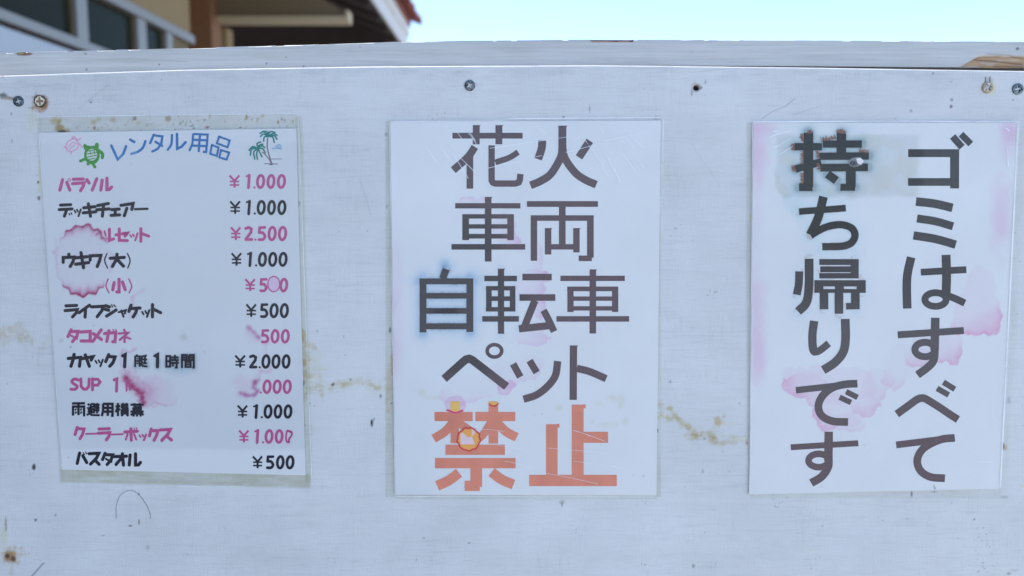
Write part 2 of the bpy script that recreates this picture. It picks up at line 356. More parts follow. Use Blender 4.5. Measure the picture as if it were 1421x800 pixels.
def rail_colour(px, py, t):
    c = np.tile(alb((176, 192, 216), .78), (px.size, 1))
    g = fbm(px/60, py/2.6, 51, 4); c = tint(c, ss(.45, .8, g)*.35, (.80, .80, .80))
    g = fbm(px/90, py/12, 52, 3); c = tint(c, ss(.5, .75, g)*.30, (.86, .83, .78))
    # bare wood where the paint has come off, lower right
    e = (93.5-py)-(px-1336)*.42
    a = ss(2.5, -2.5, -(px-1335)*.62+(96-py)*1.0 + 3*(fbm(px/7, py/3, 53, 3)-.5))*ss(77+3*fbm(px/12, py/4, 59, 2), 80, py)
    a2 = ss(1340, 1352, px+(py-86)*1.6)*ss(76, 80, py+2*(fbm(px/9, py/9, 54, 2)-.5))
    gr = fbm(px/30, py/1.6, 55, 4)
    wood = np.array([.42, .26, .13])*(.55+.9*gr)[:, None]
    a = a2*.95*(.55+.45*ss(.3, .55, fbm(px/25, py/3, 57, 3)))
    c = c*(1-a[:, None])+wood*a[:, None]
    for pts, wd, st in [([(1352, 83), (1380, 85), (1421, 90)], .8, .85), ([(1336, 93), (1352, 83), (1360, 80)], 1.0, .55), ([(1370, 75), (1400, 77), (1421, 82)], .8, .5), ([(1380, 92), (1421, 93)], .9, .7), ([(480, 72), (540, 70), (600, 74)], .8, .18), ([(100, 84), (180, 82), (260, 86)], .8, .2)]:
        c = tint(c, np.exp(-(pld(px, py, pts)/wd)**2)*st, (.35, .2, .12))
    # chips
    a = ss(819, 821, px)*ss(879, 877, px)*ss(59.5, 58.5, py); c = over(c, a, (.42, .25, .19))
    a = ss(818.5, 820.5, px)*ss(879, 877, px)*ss(57.3, 56.6, py); c = over(c, a*.9, (.05, .03, .02))
    a = ss(872, 874, px)*ss(880, 878, px)*ss(59, 58, py); c = over(c, a, (.03, .02, .015))
    a = ss(1.1, .7, np.hypot((px-34)/13, (py-74.5)/3.6)+.3*(fbm(px/5, py/3, 56, 2)-.5)); c = over(c, a, (.22, .13, .09))
    a = ss(1.1, .6, np.hypot((px-28)/6, (py-74)/2)); c = over(c, a*.8, (.40, .34, .14))
    for x, y, r in [(370, 88.5, 1.6), (397, 80, 1.1), (421, 92.5, 1.6), (119, 75, 1.6), (221, 90, 1.4), (1258, 55.8, 2.2), (1412, 68, 2.5), (120, 97, 1.5), (500, 65, 1)]:
        c = over(c, ss(1.2, .6, np.hypot((px-x)/r, (py-y)/r))*.75, (.12, .1, .08))
    return np.clip(c, .004, .9)
def make_rail():
    Yf = .0135
    xa = onY(-15, 80, Yf)[0]; xb = onY(1436, 80, Yf)[0]
    xs = np.concatenate([np.linspace(XL, xa, 20)[:-1], np.arange(xa, xb, .0009), np.linspace(xb+.001, XR, 20)])
    px0, _ = proj(xs, 0*xs+Yf, 0*xs+1.63)
    zt = onY(px0, rail_top(px0), Yf)[2]; zl = onY(px0, rail_bot(px0), Yf)[2]
    t = np.concatenate([np.linspace(0, .06, 5)[:-1], np.linspace(.06, .94, 40)[:-1], np.linspace(.94, 1, 7)]); nz = len(t)
    X = np.repeat(xs[:, None], nz, 1); Z = zl[:, None]+(zt-zl)[:, None]*t[None, :]
    px, py = proj(X, 0*X+Yf, Z)
    # uneven top arris and worn rounding
    Z = Z - (.0005*fbm(px/40, py*0, 61, 3)+.0006*(vnoise(px/14, py*0, 62) > .8))*(t[None, :] > .97)
    notch = ((px > 820) & (px < 878))*(t[None, :] > .985); Z = Z-.0009*notch
    e = np.clip(1-(zt[:, None]-Z)/.002, 0, 1)**2+np.clip(1-(Z-zl[:, None])/.002, 0, 1)**2
    Y = Yf+.0004*e+.0006*(fbm(px/150, py/40, 63, 3)-.5)
    chip = ss(1340, 1352, px+(py-86)*1.6)*ss(76, 80, py); Y = Y+.0012*chip
    col = rail_colour(px.ravel(), py.ravel(), None)
    V = np.stack([X.ravel(), Y.ravel(), Z.ravel()], 1); n = len(V)
    ring = np.concatenate([np.arange(len(xs))*nz, (len(xs)-1)*nz+np.arange(1, nz), (np.arange(len(xs)-2, -1, -1))*nz+nz-1, np.arange(nz-2, 0, -1)])
    back = V[ring].copy(); back[:, 1] = Yf+.045
    m = len(ring); i = np.arange(m); j = (i+1) % m
    V2 = np.concatenate([V, V[ring], back])
    bottom = np.stack([n+i, n+m+i, n+m+j, n+j], 1)
    me = mesh_np('top_rail', V2, np.concatenate([gridF(len(xs), nz), bottom]), np.concatenate([col, np.tile((.55, .55, .55), (2*m, 1))]), True)
    return link('top_rail', me, M_RAIL, board)
make_rail()
M_FRAME = simple('weathered_frame_timber', (.16, .12, .08), .8, bump=.3, bscale=9, stretch=(8, 8, 1))
M_FRAMEH = simple('weathered_frame_batten', (.10, .08, .06), .85, bump=.3, bscale=9, stretch=(1, 8, 8))
zr = float(onY(700, 120)[2])
box('frame_batten', (XL+.01, .0125, zr-.10), (XR-.01, .040, zr-.012), M_FRAMEH, board, .002)
box('frame_batten', (XL+.01, .041, zr-.05), (XR-.01, .058, zr+.010), M_FRAMEH, board, .002)
box('frame_batten', (XL+.01, .0125, .30), (XR-.01, .052, .39), M_FRAMEH, board, .002)
for x in (-1.15, 0, 1.15):
    box('frame_post', (x-.045, .0615, -.25), (x+.045, .15, zr-.002), M_FRAME, board, .003)

# ------------------------------------------------------------------ screws
def screw_me(name, r, rec=True, slits=False, worn=.0, seed=1):
    n = 44
    u = np.linspace(-1.12, 1.12, n); U, W = np.meshgrid(u, u, indexing='ij')
    rr = np.hypot(U, W)
    H = .30*r*np.sqrt(np.clip(1-(rr*.93)**2, 0, 1)) + .02*r
    H = np.where(rr > 1, -.4*r, H)
    aw = .13+.0*rr
    cr = np.maximum(ss(aw+.07, aw, abs(U))*ss(.66, .56, abs(W)), ss(aw+.07, aw, abs(W))*ss(.66, .56, abs(U)))
    hub = ss(.34, .24, rr); rc = np.maximum(cr, hub)
    H = H-(.46*r*rc if rec else 0)
    H = H+.05*r*(fbm(U*5+seed, W*5, seed, 3)-.5)
    V = np.stack([U.ravel()*r, -H.ravel(), W.ravel()*r], 1)
    return V, gridF(n, n), rr.ravel(), rc.ravel(), U.ravel(), W.ravel()
def screw(px, py, rp, base, label, rim=None, rot=0, seed=1, metal=.7, rough=.45, blotch=None):
    r = rp*.00057
    V, Fc, rr, rc, U, W = screw_me('screw', r, seed=seed)
    c, s = math.cos(rot), math.sin(rot)
    V = np.stack([V[:, 0]*c-V[:, 2]*s, V[:, 1], V[:, 0]*s+V[:, 2]*c], 1)
    col = np.tile(np.array(base, float), (len(V), 1))*(.75+.5*fbm(U*3+seed, W*3, seed+3, 3))[:, None]
    if rim is not None: col = over(col, ss(.70, .85, rr+.25*(fbm(U*4, W*4, seed+8, 2)-.5)), rim)
    if blotch is not None: col = over(col, ss(.5, .62, fbm(U*3, W*3, seed+5, 3)), blotch)
    col = over(col, rc*.9, (.012, .012, .012))
    m, nt, b = newmat('screw_metal'); at = N(nt, 'ShaderNodeVertexColor'); at.layer_name = 'tone'
    nt.links.new(at.outputs[0], b.inputs['Base Color']); b.inputs['Metallic'].default_value = metal; b.inputs['Roughness'].default_value = rough
    keep = (rr[Fc].max(1) < 1.13)
    x, _, z = onY(px, py)
    o = link('screw', mesh_np('screw', V, Fc[keep], np.clip(col, .004, .9), True), m, board, (float(x), -.0002, float(z)))
    o['label'] = label
    return o
screw(26, 141, 7.2, (.10, .12, .15), 'dark blue-grey cross head screw at the far left edge', rot=.3, seed=2, metal=.5, blotch=(.04, .05, .07))
screw(56, 141, 8.2, (.72, .66, .50), 'bright cross head screw ringed with brown rust', rim=(.10, .055, .02), rot=.05, seed=5, metal=.25, rough=.5)
screw(652, 119, 7.4, (.20, .21, .22), 'grey cross head screw above the middle notice', rot=.55, seed=7, metal=.75, blotch=(.05, .055, .055))
screw(1370, 122, 7.6, (.78, .74, .68), 'paint-splashed cross head screw with two slits above it', rim=(.45, .33, .20), rot=.5, seed=9, metal=.15, rough=.5, blotch=(.40, .30, .20))
screw(1412, 124, 7.6, (.20, .24, .26), 'grey cross head screw at the far right edge', rot=.2, seed=12, metal=.7, blotch=(.07, .09, .10))
screw(1184, 228, 4.6, (.16, .16, .17), 'small bright screw driven through the top kanji of the right notice', rot=.4, seed=15, metal=.5).location.y -= .0016

# ================================================================== LETTERING ENGINE
def cat(pts, closed=False, step=3.0):
    P = np.array(pts, float); n = len(P)
    if n < 3 and not closed: return P
    out = []
    rng = range(n if closed else n-1)
    for i in rng:
        p1, p2 = P[i], P[(i+1) % n]
        p0 = P[i-1] if (closed or i > 0) else 2*p1-p2
        p3 = P[(i+2) % n] if (closed or i < n-2) else 2*p2-p1
        k = max(3, int(np.hypot(*(p2-p1))/step))
        for t in np.linspace(0, 1, k, endpoint=False):
            out.append(.5*((2*p1)+(-p0+p2)*t+(2*p0-5*p1+4*p2-p3)*t*t+(-p0+3*p1-3*p2+p3)*t**3))
    if not closed: out.append(P[-1])
    return np.array(out)
def dens(P, step=3.0):
    out = [P[0]]
    for a, b in zip(P[:-1], P[1:]):
        k = max(1, int(np.hypot(*(b-a))/step))
        for i in range(1, k+1): out.append(a+(b-a)*i/k)
    return np.array(out)
class Ink:
    """collects ribbon strokes in photo pixels; build() lays them on the paper as a thin printed sheet"""
    def __init__(s): s.V = []; s.F = []; s.C = []; s.n = 0; s.layer = 0; s.segs = []
    def face(s, P, fs, cf, q):
        """P (n,2) px"""
        c = cf(P[:, 0], P[:, 1]) if callable(cf) else np.tile(np.array(cf, float), (len(P), 1))
        s.V.append(np.c_[P, np.full(len(P), q)]); s.C.append(c)
        for f in fs: s.F.append([i+s.n for i in f])
        s.n += len(P)
    def stroke(s, pts, w, cf, smooth=False, rnd=False, closed=False, nub=False, wig=0):
        P = cat(pts, closed) if smooth or closed else dens(np.array(pts, float))
        s.layer += 1; q = s.layer
        n = len(P)
        if closed: T = np.roll(P, -1, 0)-np.roll(P, 1, 0)
        else:
            T = np.zeros_like(P); d = np.diff(P, axis=0); d /= np.linalg.norm(d, axis=1)[:, None]+1e-9
            T[0] = d[0]; T[-1] = d[-1]; T[1:-1] = d[:-1]+d[1:]
        T /= np.linalg.norm(T, axis=1)[:, None]+1e-9
        Nn = np.c_[-T[:, 1], T[:, 0]]
        k = np.ones(n)
        if not closed and n > 2:
            d = np.diff(P, axis=0); d /= np.linalg.norm(d, axis=1)[:, None]+1e-9
            cosh = np.clip(np.sqrt((1+(d[:-1]*d[1:]).sum(1))/2), .5, 1); k[1:-1] = 1/cosh
        hw = w/2*k
        if wig: hw = hw*(1+wig*np.sin(np.arange(n)*1.7)+wig*.7*np.sin(np.arange(n)*2.9+1))
        A = P+Nn*hw[:, None]; B = P-Nn*hw[:, None]
        Q = np.concatenate([A, B]); m = n if closed else n-1
        s.face(Q, [(i, (i+1) % n, n+(i+1) % n, n+i) for i in range(m)], cf, q)
        s.segs.append((P if not closed else np.vstack([P, P[:1]]), w))
        if rnd and not closed:
            for e, sg in ((0, -1), (-1, 1)):
                c = P[e]; t = T[e]*sg; nn = np.array([-t[1], t[0]])
                a = np.linspace(-math.pi/2, math.pi/2, 7)
                R_ = c+(np.cos(a)[:, None]*t+np.sin(a)[:, None]*nn)*w/2
                s.face(np.vstack([c, R_]), [(0, i, i+1) for i in range(1, 7)], cf, q)
        if nub:
            x, y = P[0]; s.face(np.array([(x+w*.48, y), (x+w*.5+1.5, y), (x+w*.48, y+2.2)]), [(0, 1, 2)], cf, q)
    def poly(s, pts, cf):
        s.layer += 1; P = np.array(pts, float); c = P.mean(0); n = len(P)
        s.face(np.vstack([c, P]), [(0, 1+i, 1+(i+1) % n) for i in range(n)], cf, s.layer)
    def dist(s, x, y):
        d = np.full(x.shape, 1e9)
        for P, w in s.segs: d = np.minimum(d, pld(x, y, P[::2] if len(P) > 12 else P)-w/2)
        return d
    def build(s, name, parent, yp, label=None, mat=None, wob=0):
        V = np.concatenate(s.V); C = np.concatenate(s.C)
        lay = V[:, 2] % 36
        y = yp-.00004-.000014*lay
        x, _, z = onY(V[:, 0], V[:, 1], yp)
        W = np.stack([x, y, z], 1); c = W.mean(0)
        W = W-c
        me = bpy.data.meshes.new(name)
        me.from_pydata(W.tolist(), [], s.F); a = me.color_attributes.new('tone', 'FLOAT_COLOR', 'POINT')
        cc = np.ones((len(C), 4), np.float32); cc[:, :3] = np.clip(C*(.72+.28*np.clip(C.max(1, keepdims=True)/.25, 0, 1))-.014, .003, .9); a.data.foreach_set('color', cc.ravel())
        # faces towards the viewer (-Y)
        me.update()
        o = link(name, me, mat or M_INK, parent, c.tolist())
        if label: o['label'] = label
        return o
def S(spec, ink, ox, oy, sc, w, cf, rnd=False, smooth=False):
    """spec: strokes split by '|'; each 'x,y x,y ..' in crop units; prefixes: ~ smooth, o closed ring 'ocx,cy,rx,ry', wNN: width, n nub"""
    for st in spec.split('|'):
        st = st.strip()
        if not st: continue
        sm = smooth; nub = False; ww = w
        while st[0] in '~nw':
            if st[0] == '~': sm = True; st = st[1:]
            elif st[0] == 'n': nub = True; st = st[1:]
            else:
                k, st = st[1:].split(':', 1); ww = float(k)
        st = st.strip()
        if st[0] == 'o':
            cx, cy, rx, ry = map(float, st[1:].split(','))
            a = np.linspace(0, 2*math.pi, 20, endpoint=False)
            pts = np.c_[cx+rx*np.cos(a), cy+ry*np.sin(a)]/sc+[ox, oy]
            ink.stroke(pts, ww/sc, cf, closed=True); continue
        pts = np.array([[float(v) for v in p.split(',')] for p in st.split()])/sc+[ox, oy]
        ink.stroke(pts, ww/sc, cf, smooth=sm and len(pts) > 2, rnd=rnd, nub=nub)

# ================================================================== POSTERS
def poster_sheet(root, q, colf, Y, nx, nz, bulge=None):
    """q: four photo-pixel corners TL TR BR BL"""
    (ax, ay), (bx, by), (cx, cy), (dx, dy) = q
    u = np.linspace(0, 1, nx); v = np.linspace(0, 1, nz); U, Vv = np.meshgrid(u, v, indexing='ij')
    px = (ax*(1-U)+bx*U)*(1-Vv)+(dx*(1-U)+cx*U)*Vv
    py = (ay*(1-U)+by*U)*(1-Vv)+(dy*(1-U)+cy*U)*Vv
    x, _, z = onY(px, py, Y)
    yy = np.full(x.shape, Y)
    P = np.stack([x.ravel(), yy.ravel(), z.ravel()], 1); n = len(P)
    ring = np.concatenate([np.arange(nx)*nz, (nx-1)*nz+np.arange(1, nz), (np.arange(nx-2, -1, -1))*nz+nz-1, np.arange(nz-2, 0, -1)])
    back = P[ring].copy(); back[:, 1] = -.0007
    m = len(ring); i = np.arange(m); j = (i+1) % m
    Fc = np.concatenate([gridF(nx, nz)[:, ::-1], np.stack([ring[i], ring[j], n+j, n+i], 1)])
    col = colf(px.ravel(), py.ravel()); col = np.concatenate([col, col[ring]*.9])
    V = np.concatenate([P, back]); c = V.mean(0)
    return link('paper_sheet', mesh_np('paper_sheet', V-c, Fc, col, False), M_PAPER, root, c.tolist())
def film(root, q, Y, seed):
    (ax, ay), (bx, by), (cx, cy), (dx, dy) = q; nx, nz = 50, 64
    u = np.linspace(0, 1, nx); v = np.linspace(0, 1, nz); U, Vv = np.meshgrid(u, v, indexing='ij')
    px = (ax*(1-U)+bx*U)*(1-Vv)+(dx*(1-U)+cx*U)*Vv
    py = (ay*(1-U)+by*U)*(1-Vv)+(dy*(1-U)+cy*U)*Vv
    x, _, z = onY(px, py, Y)
    y = Y+.00003*(fbm(px/40, py/40, seed, 3)-.5)*2
    P = np.stack([x.ravel(), y.ravel(), z.ravel()], 1); c = P.mean(0)
    return link('laminate_film', mesh_np('laminate_film', P-c, gridF(nx, nz)[:, ::-1], None, True), M_FILM, root, c.tolist())
YP = -.0014; YF = -.0020
def ribbon(name, root, strokes, Y, mat, label=None):
    k = Ink()
    for pts, w in strokes: k.stroke(pts, w, (.8, .8, .8), smooth=len(pts) > 2)
    return k.build(name, root, Y, label, mat)

WHITE = alb((194, 211, 238), .82)
PINK = np.array((.95, .52, .80))
def blob(px, py, circles, seed, amp=5, sc=9):
    """signed distance of a wobbly union of discs, negative inside"""
    d = np.full(px.shape, 1e9)
    for x, y, rx, ry in circles: d = np.minimum(d, (np.hypot((px-x)/rx, (py-y)/ry)-1)*min(rx, ry))
    return d+amp*(fbm(px/sc, py/sc, seed, 3)-.5)*2
def wet(c, px, py, circles, seed, fill, edge, ew, tintc, amp=4, sc=8, dirv=None):
    """tide-mark stain: faint fill with a darker outer edge, optionally strongest in direction dirv"""
    d = blob(px, py, circles, seed, amp, sc)
    ins = ss(.9, -.9, d)
    e = np.exp(np.clip(d, -60, 0)/ew)*ins
    if dirv is not None:
        x0, y0, ax, ay = dirv
        g_ = ss(.0, 1.3, ((px-x0)*ax+(py-y0)*ay)/20.0); e = e*g_; ins = ins*(.45+.75*g_)
    a = np.clip(ins*fill*(.6+.8*fbm(px/14, py/14, seed+3, 2))+e*edge*.85*(.5+.8*fbm(px/6, py/6, seed+5, 2)), 0, 1)
    return tint(c, a, tintc)

# ------------------------------------------------------------------ middle notice: 花火 車両 自転車 ペット 禁止
mid_root = empty('notice', (float(onY(730, 400)[0]), YP, float(onY(730, 688)[2])),
    'laminated notice with grey characters and two big red ones at the bottom', 'notice', 'laminated notices on the white board')
GREY = alb((90, 80, 97)); DGREY = alb((62, 68, 78))
def ink_mid(x, y):
    c = np.tile(GREY, (len(x), 1))
    wetm = np.maximum(np.maximum(ss(60, 20, np.hypot((x-655), (y-330)*1.0)), ss(46, 22, np.hypot(x-617, (y-420)))), ss(45, 15, np.hypot((x-650)*.8, (y-505)*1.4)))
    wetm = np.maximum(wetm, ss(62, 30, np.hypot(x-685, y-415)))
    return over(c, np.clip(wetm*(.7+.5*(fbm(x/9, y/9, 3, 2)-.4)), 0, 1), DGREY)
def ink_ji(x, y):
    c = np.tile(alb((72, 74, 86)), (len(x), 1))
    return over(c, ss(7, 2, np.abs(y-432+.0*x))*ss(26, 8, abs(x-617)), alb((35, 36, 45)))
RED0 = alb((194, 127, 117))
def RED(x, y): return RED0[None, :]*(.90+.24*fbm(x/16, y/16, 44, 3))[:, None]
chars_mid = []
def mk(spec, ox, oy, sc, w, cf, root, y=YP, name='printed_character', **k):
    i = Ink(); S(spec, i, ox, oy, sc, w, cf, **k); i.build(name, root, y); return i
A = (620, 160, 6.459)
mk('w52:50,185 680,185|w62:n264,90 264,262|w62:n467,90 467,262|~w68:252,285 190,375 58,495|w60:207,372 207,660|w57:402,272 402,585 412,605 435,614 615,614 645,604 655,580 660,528|~w52:640,332 560,382 435,425', *A, 60, ink_mid, mid_root)
mk('~w72:856,228 850,300 818,396|~w70:1282,230 1240,295 1185,380|nw72:1036,95 1036,300|~w70:1036,285 1020,380 935,525 840,592 750,630|~w70:1036,285 1060,390 1150,515 1240,580 1340,624', *A, 60, ink_mid, mid_root)
A = (620, 265, 6.459)
CAR1 = 'nw60:371,55 371,635|w48:75,135 660,135|w40:140,230 600,230|w60:169,212 169,443|w60:572,212 572,443|w40:198,320 545,320|w42:198,408 545,408|w50:42,503 703,503'
mk(CAR1, *A, 50, ink_mid, mid_root)
mk('w52:718,119 1355,119|w60:1035,140 1035,500|w50:752,245 1315,245|w58:781,222 781,628|w60:1287,222 1287,600|w50:1182,606 1300,606|nw58:908,335 908,572|nw58:1162,335 1162,553|w48:908,503 1162,503', *A, 50, ink_mid, mid_root)
A = (570, 365, 4.584)
ji = mk('w46:225,40 203,102|w38:55,118 398,118|w44:78,100 78,443|w44:376,100 376,440|w36:98,210 355,210|w36:98,306 355,306|w38:98,404 355,404', *A, 40, ink_ji, mid_root)
ten = mk('nw40:574,37 574,452|w35:468,100 676,100|w28:478,162 666,162|w36:497,148 497,310|w36:648,148 648,310|w30:500,228 645,228|w28:478,296 666,296|w35:455,357 688,357|w42:710,91 897,91|w42:692,221 920,221|w46:790,240 724,405|w46:688,420 880,400|~w44:845,302 878,365 912,437', *A, 40, ink_mid, mid_root)
mk('nw42:1158,42 1158,450|w34:952,99 1362,99|w30:995,166 1320,166|w40:1016,152 1016,313|w40:1300,152 1300,313|w28:1035,228 1280,228|w28:1035,290 1280,290|w35:927,357 1389,357', *A, 40, ink_mid, mid_root)
A = (590, 465, 5.263)
mk('w60:138,322 278,196 298,180 322,174 345,184 595,378|w27:o506,117,53,45', *A, 50, ink_mid, mid_root)
mk('w52:642,212 695,308|w52:762,188 815,275|~w54:968,192 950,300 890,380 810,440 718,470', *A, 50, ink_mid, mid_root)
mk('nw54:1083,77 1081,475|~w54:1108,245 1200,268 1322,320', *A, 50, ink_mid, mid_root)
A = (590, 550, 5.075)
i = Ink()
S('w65:66,144 335,144|w68:480,62 480,335|w65:354,144 635,144|~w62:200,180 140,250 60,300|~w58:215,175 290,225 330,262|w58:208,170 208,333|~w56:470,175 400,280 330,320|~w64:505,185 570,250 645,290|w72:143,378 562,378|w72:70,472 637,472|w82:360,495 360,640|w72:278,632 385,632|~w70:238,540 170,592 85,632|~w70:468,535 540,588 622,622', i, *A, 60, RED)
YEL = alb((214, 184, 110)); CRIM = alb((180, 40, 70))
S('w68:212,37 212,112', i, *A, 60, YEL); S('w68:480,37 480,62', i, *A, 60, alb((225, 170, 100)))
S('~w9:448,52 470,68 495,68 518,50', i, *A, 9, CRIM)
S('~w13:150,98 180,106 210,116 240,110 268,100', i, *A, 9, alb((196, 70, 130)))
t_ = np.linspace(0, 2*math.pi, 40, endpoint=False)
ctr = np.array([590+307/5.075, 550+303/5.075])
rw = 15.6+.55*np.sin(t_*9)+.35*np.sin(t_*13+1)
i.poly(np.c_[ctr[0]+rw*np.cos(t_), ctr[1]+rw*np.sin(t_)], alb((226, 160, 90)))
S('w30:', i, *A, 9, CRIM) if False else None
i.poly(np.array([(248, 262), (268, 258), (300, 290), (330, 285), (352, 338), (250, 340)])/5.075+[590, 550], alb((205, 195, 225)))
i.poly(np.array([(330, 235), (360, 225), (350, 265), (325, 285)])/5.075+[590, 550], alb((215, 190, 205)))
i.stroke(np.c_[ctr[0]+rw*np.cos(t_), ctr[1]+rw*1.0*np.sin(t_)], 2.1, alb((186, 48, 66)), closed=True, wig=.35)
i.build('printed_character', mid_root, YP, 'red kanji with a scorched ring in its middle')
o = mk('w80:732,594 1350,594|w82:892,198 892,580|w84:1074,60 1074,580|w78:1100,290 1288,290|w16:925,203 938,203 938,222|w16:1110,66 1122,66 1122,86', *A, 60, RED, mid_root)

def col_mid(px, py):
    c = np.tile(WHITE, (px.size, 1)); z = np.zeros_like
    c *= (1+.09*(fbm(px/90, py/90, 71, 3)-.5))[:, None]  # soft mottling that puts the sheet's wavy shading into its colour
    d = ji.dist(px, py); near = ss(30, 0, np.clip(d, 0, 99))
    c = tint(c, .60*np.exp(-np.clip(d, 0, 99)/4.5)*(.7+.6*fbm(px/12, py/12, 72, 2)), (.36, .60, .80))
    c = tint(c, .35*np.exp(-np.clip(d, 0, 99)/11.0), (.62, .80, .93))
    c = tint(c, ss(3, 0, d)*ss(.50, .7, fbm(px/3, py/3, 73, 2))*(abs(px-620) < 26)*.6, (.75, .4, .35))
    c = tint(c, .5*ss(1.2, .3, np.hypot((px-617)/9, (py-366)/9)), (.5, .74, .88))
    d = ten.dist(px, py); c = tint(c, .30*np.exp(-np.clip(d, 0, 99)/3)*(px < 722), (.55, .75, .85))
    c = wet(c, px, py, [(650, 292, 22, 19), (672, 300, 18, 26), (636, 300, 16, 14)], 81, .10, .75, 5, PINK, 3, 5, (650, 292, -.1, -1))
    c = wet(c, px, py, [(700, 318, 16, 22), (712, 335, 10, 10)], 82, .34, .6, 5, PINK, 3, 5, (700, 318, .8, .2))
    c = wet(c, px, py, [(735, 345, 18, 12), (745, 360, 8, 20)], 83, .15, .35, 5, PINK, 3, 6, (735, 345, 1, 0))
    c = wet(c, px, py, [(742, 382, 20, 8), (735, 400, 22, 14), (748, 425, 8, 20), (752, 385, 12, 7)], 84, .36, .5, 4, PINK, 3, 6, (735, 400, 1, .1))
    c = wet(c, px, py, [(744, 455, 13, 9), (735, 470, 25, 10)], 85, .18, .38, 6, PINK, 4, 8, (735, 455, .5, 1))
    c = wet(c, px, py, [(700, 520, 22, 20), (727, 515, 24, 14), (740, 505, 14, 12)], 86, .18, .5, 5, PINK, 4, 7, (705, 520, .4, .7))
    c = wet(c, px, py, [(700, 540, 10, 9), (708, 534, 8, 6)], 87, .45, .5, 4, PINK, 2, 5)
    c = wet(c, px, py, [(640, 540, 30, 22), (670, 535, 28, 16), (622, 548, 12, 12)], 88, .10, .42, 5, PINK, 4, 8, (650, 535, -.1, 1))
    c = wet(c, px, py, [(632, 562, 14, 12)], 89, .35, .4, 4, PINK, 2, 5)
    c = tint(c, ss(24, 2, px-541-4*fbm(px/20, py/40, 90, 2))*ss(330, 360, py)*ss(540, 500, py)*.5*fbm(px/14, py/30, 91, 3), (.96, .62, .84))
    c = tint(c, ss(28, 2, px-541)*ss(270, 400, py)*ss(620, 500, py)*.14, (.93, .72, .88))
    for x, y, rx, ry, s in [(586, 545, 6, 5, .5), (600, 552, 14, 4, .35), (850, 552, 8, 5, .5), (862, 558, 5, 12, .5), (868, 585, 6, 6, .5), (845, 590, 16, 5, .3), (822, 585, 5, 4, .3), (776, 566, 5, 5, .5), (830, 560, 6, 4, .3)]:
        c = tint(c, ss(1.3, .3, np.hypot((px-x)/rx, (py-y)/ry)+.6*(fbm(px/5, py/5, 92, 2)-.5))*s, (.86, .86, .64))
    c = tint(c, ss(1.2, .2, np.hypot((px-880)/40, (py-565)/30))*.08, (.8, .8, .9))
    for x, y, r in [(879, 659, 1.4), (893, 661, 2), (741, 577, 1), (805, 690, 1), (752, 575, 1.6)]: c = tint(c, ss(1.3, .5, np.hypot(px-x, py-y)/r)*.35, (.5, .5, .5))
    return np.clip(c, .004, .9)
Qm = [(541.5, 169.5), (917, 167.5), (911, 688), (549, 687)]
poster_sheet(mid_root, Qm, col_mid, YP, 270, 372)
film(mid_root, [(539.5, 167), (921.5, 163.5), (914, 690), (547, 690)], YF, 5)
scr = []
for a in [(578, 186, 606, 226), (606, 180, 650, 248), (600, 189, 624, 222), (618, 182, 629, 195), (634, 184, 642, 195), (650, 185, 661, 200), (740, 171, 757, 186), (808, 190, 838, 232), (818, 176, 862, 254), (829, 172, 838, 186), (843, 222, 861, 254), (862, 205, 888, 236), (870, 186, 893, 205), (880, 215, 893, 233), (845, 190, 882, 238), (826, 226, 846, 246), (680, 206, 790, 190), (785, 212, 842, 197), (838, 196, 900, 182), (676, 234, 752, 216), (648, 180, 660, 196), (620, 202, 660, 240), (858, 176, 880, 206), (800, 178, 822, 210)]:
    scr.append(([(a[0], a[1]), ((a[0]+a[2])/2+.6, (a[1]+a[3])/2), (a[2], a[3])], .6))
for a in [(795, 597, 840, 613), (796, 598, 820, 606), (768, 626, 850, 641), (760, 622, 880, 634), (756, 643, 872, 668), (752, 656, 830, 672), (700, 590, 760, 600), (667, 596, 700, 599), (725, 600, 742, 603), (795, 640, 905, 657), (765, 615, 770, 606), (700, 640, 740, 650), (840, 590, 905, 602), (690, 618, 745, 628)]:
    scr.append(([(a[0], a[1]), ((a[0]+a[2])/2, (a[1]+a[3])/2-.8), (a[2], a[3])], .42))
for q_ in scr[:26]+scr[27::2]: ribbon('film_scratch', mid_root, [q_], YF-.00003, M_SCR)
ribbon('film_edge_highlight', mid_root, [([(705, 165.2), (800, 164.3), (916, 163.6)], 1.5), ([(921, 165), (919, 230)], 1.0), ([(541.5, 169), (700, 168)], .8), ([(540.5, 170), (548.5, 688)], .7), ([(549, 689), (911, 690)], .8)], YF-.00005, M_EDGE_HI)

# ------------------------------------------------------------------ right notice: ゴミはすべて 持ち帰りです
rt_root = empty('notice', (float(onY(1225, 400)[0]), YP, float(onY(1215, 683)[2])),
    'laminated notice with two vertical columns of grey characters and pink water stains', 'notice', 'laminated notices on the white board')
BLACK = alb((24, 28, 37)); G2 = alb((80, 82, 95)); G3 = alb((88, 78, 94)); G1 = alb((62, 66, 78))
def ink_rt(x, y):
    c = np.tile(G1, (len(x), 1)); c = over(c, ss(400, 460, y), G2); c = over(c, ss(520, 600, y), G3)
    c = over(c, ss(1284, 1278, x)*ss(265, 255, y)*(x > 1240), alb((42, 44, 54)))
    return c
def ink_mochi(x, y): return np.clip(np.tile(BLACK, (len(x), 1))*(.85+.4*fbm(x/5, y/5, 5, 2))[:, None], .004, 1)
def ink_chi(x, y): return over(np.tile(alb((34, 36, 45)), (len(x), 1)), ss(330, 350, y), alb((60, 58, 68)))
O = lambda y: (1085, y, 8.0)
mochi = mk('w108:294,115 294,722|w86:190,722 340,722|w82:140,272 445,272|w84:148,520 435,440|w106:660,118 660,345|w82:452,242 888,242|w82:415,378 965,374|w86:425,505 955,500|w108:765,500 765,722|w78:650,722 812,722|w92:505,575 605,648', *O(170), 80, ink_mochi, rt_root)
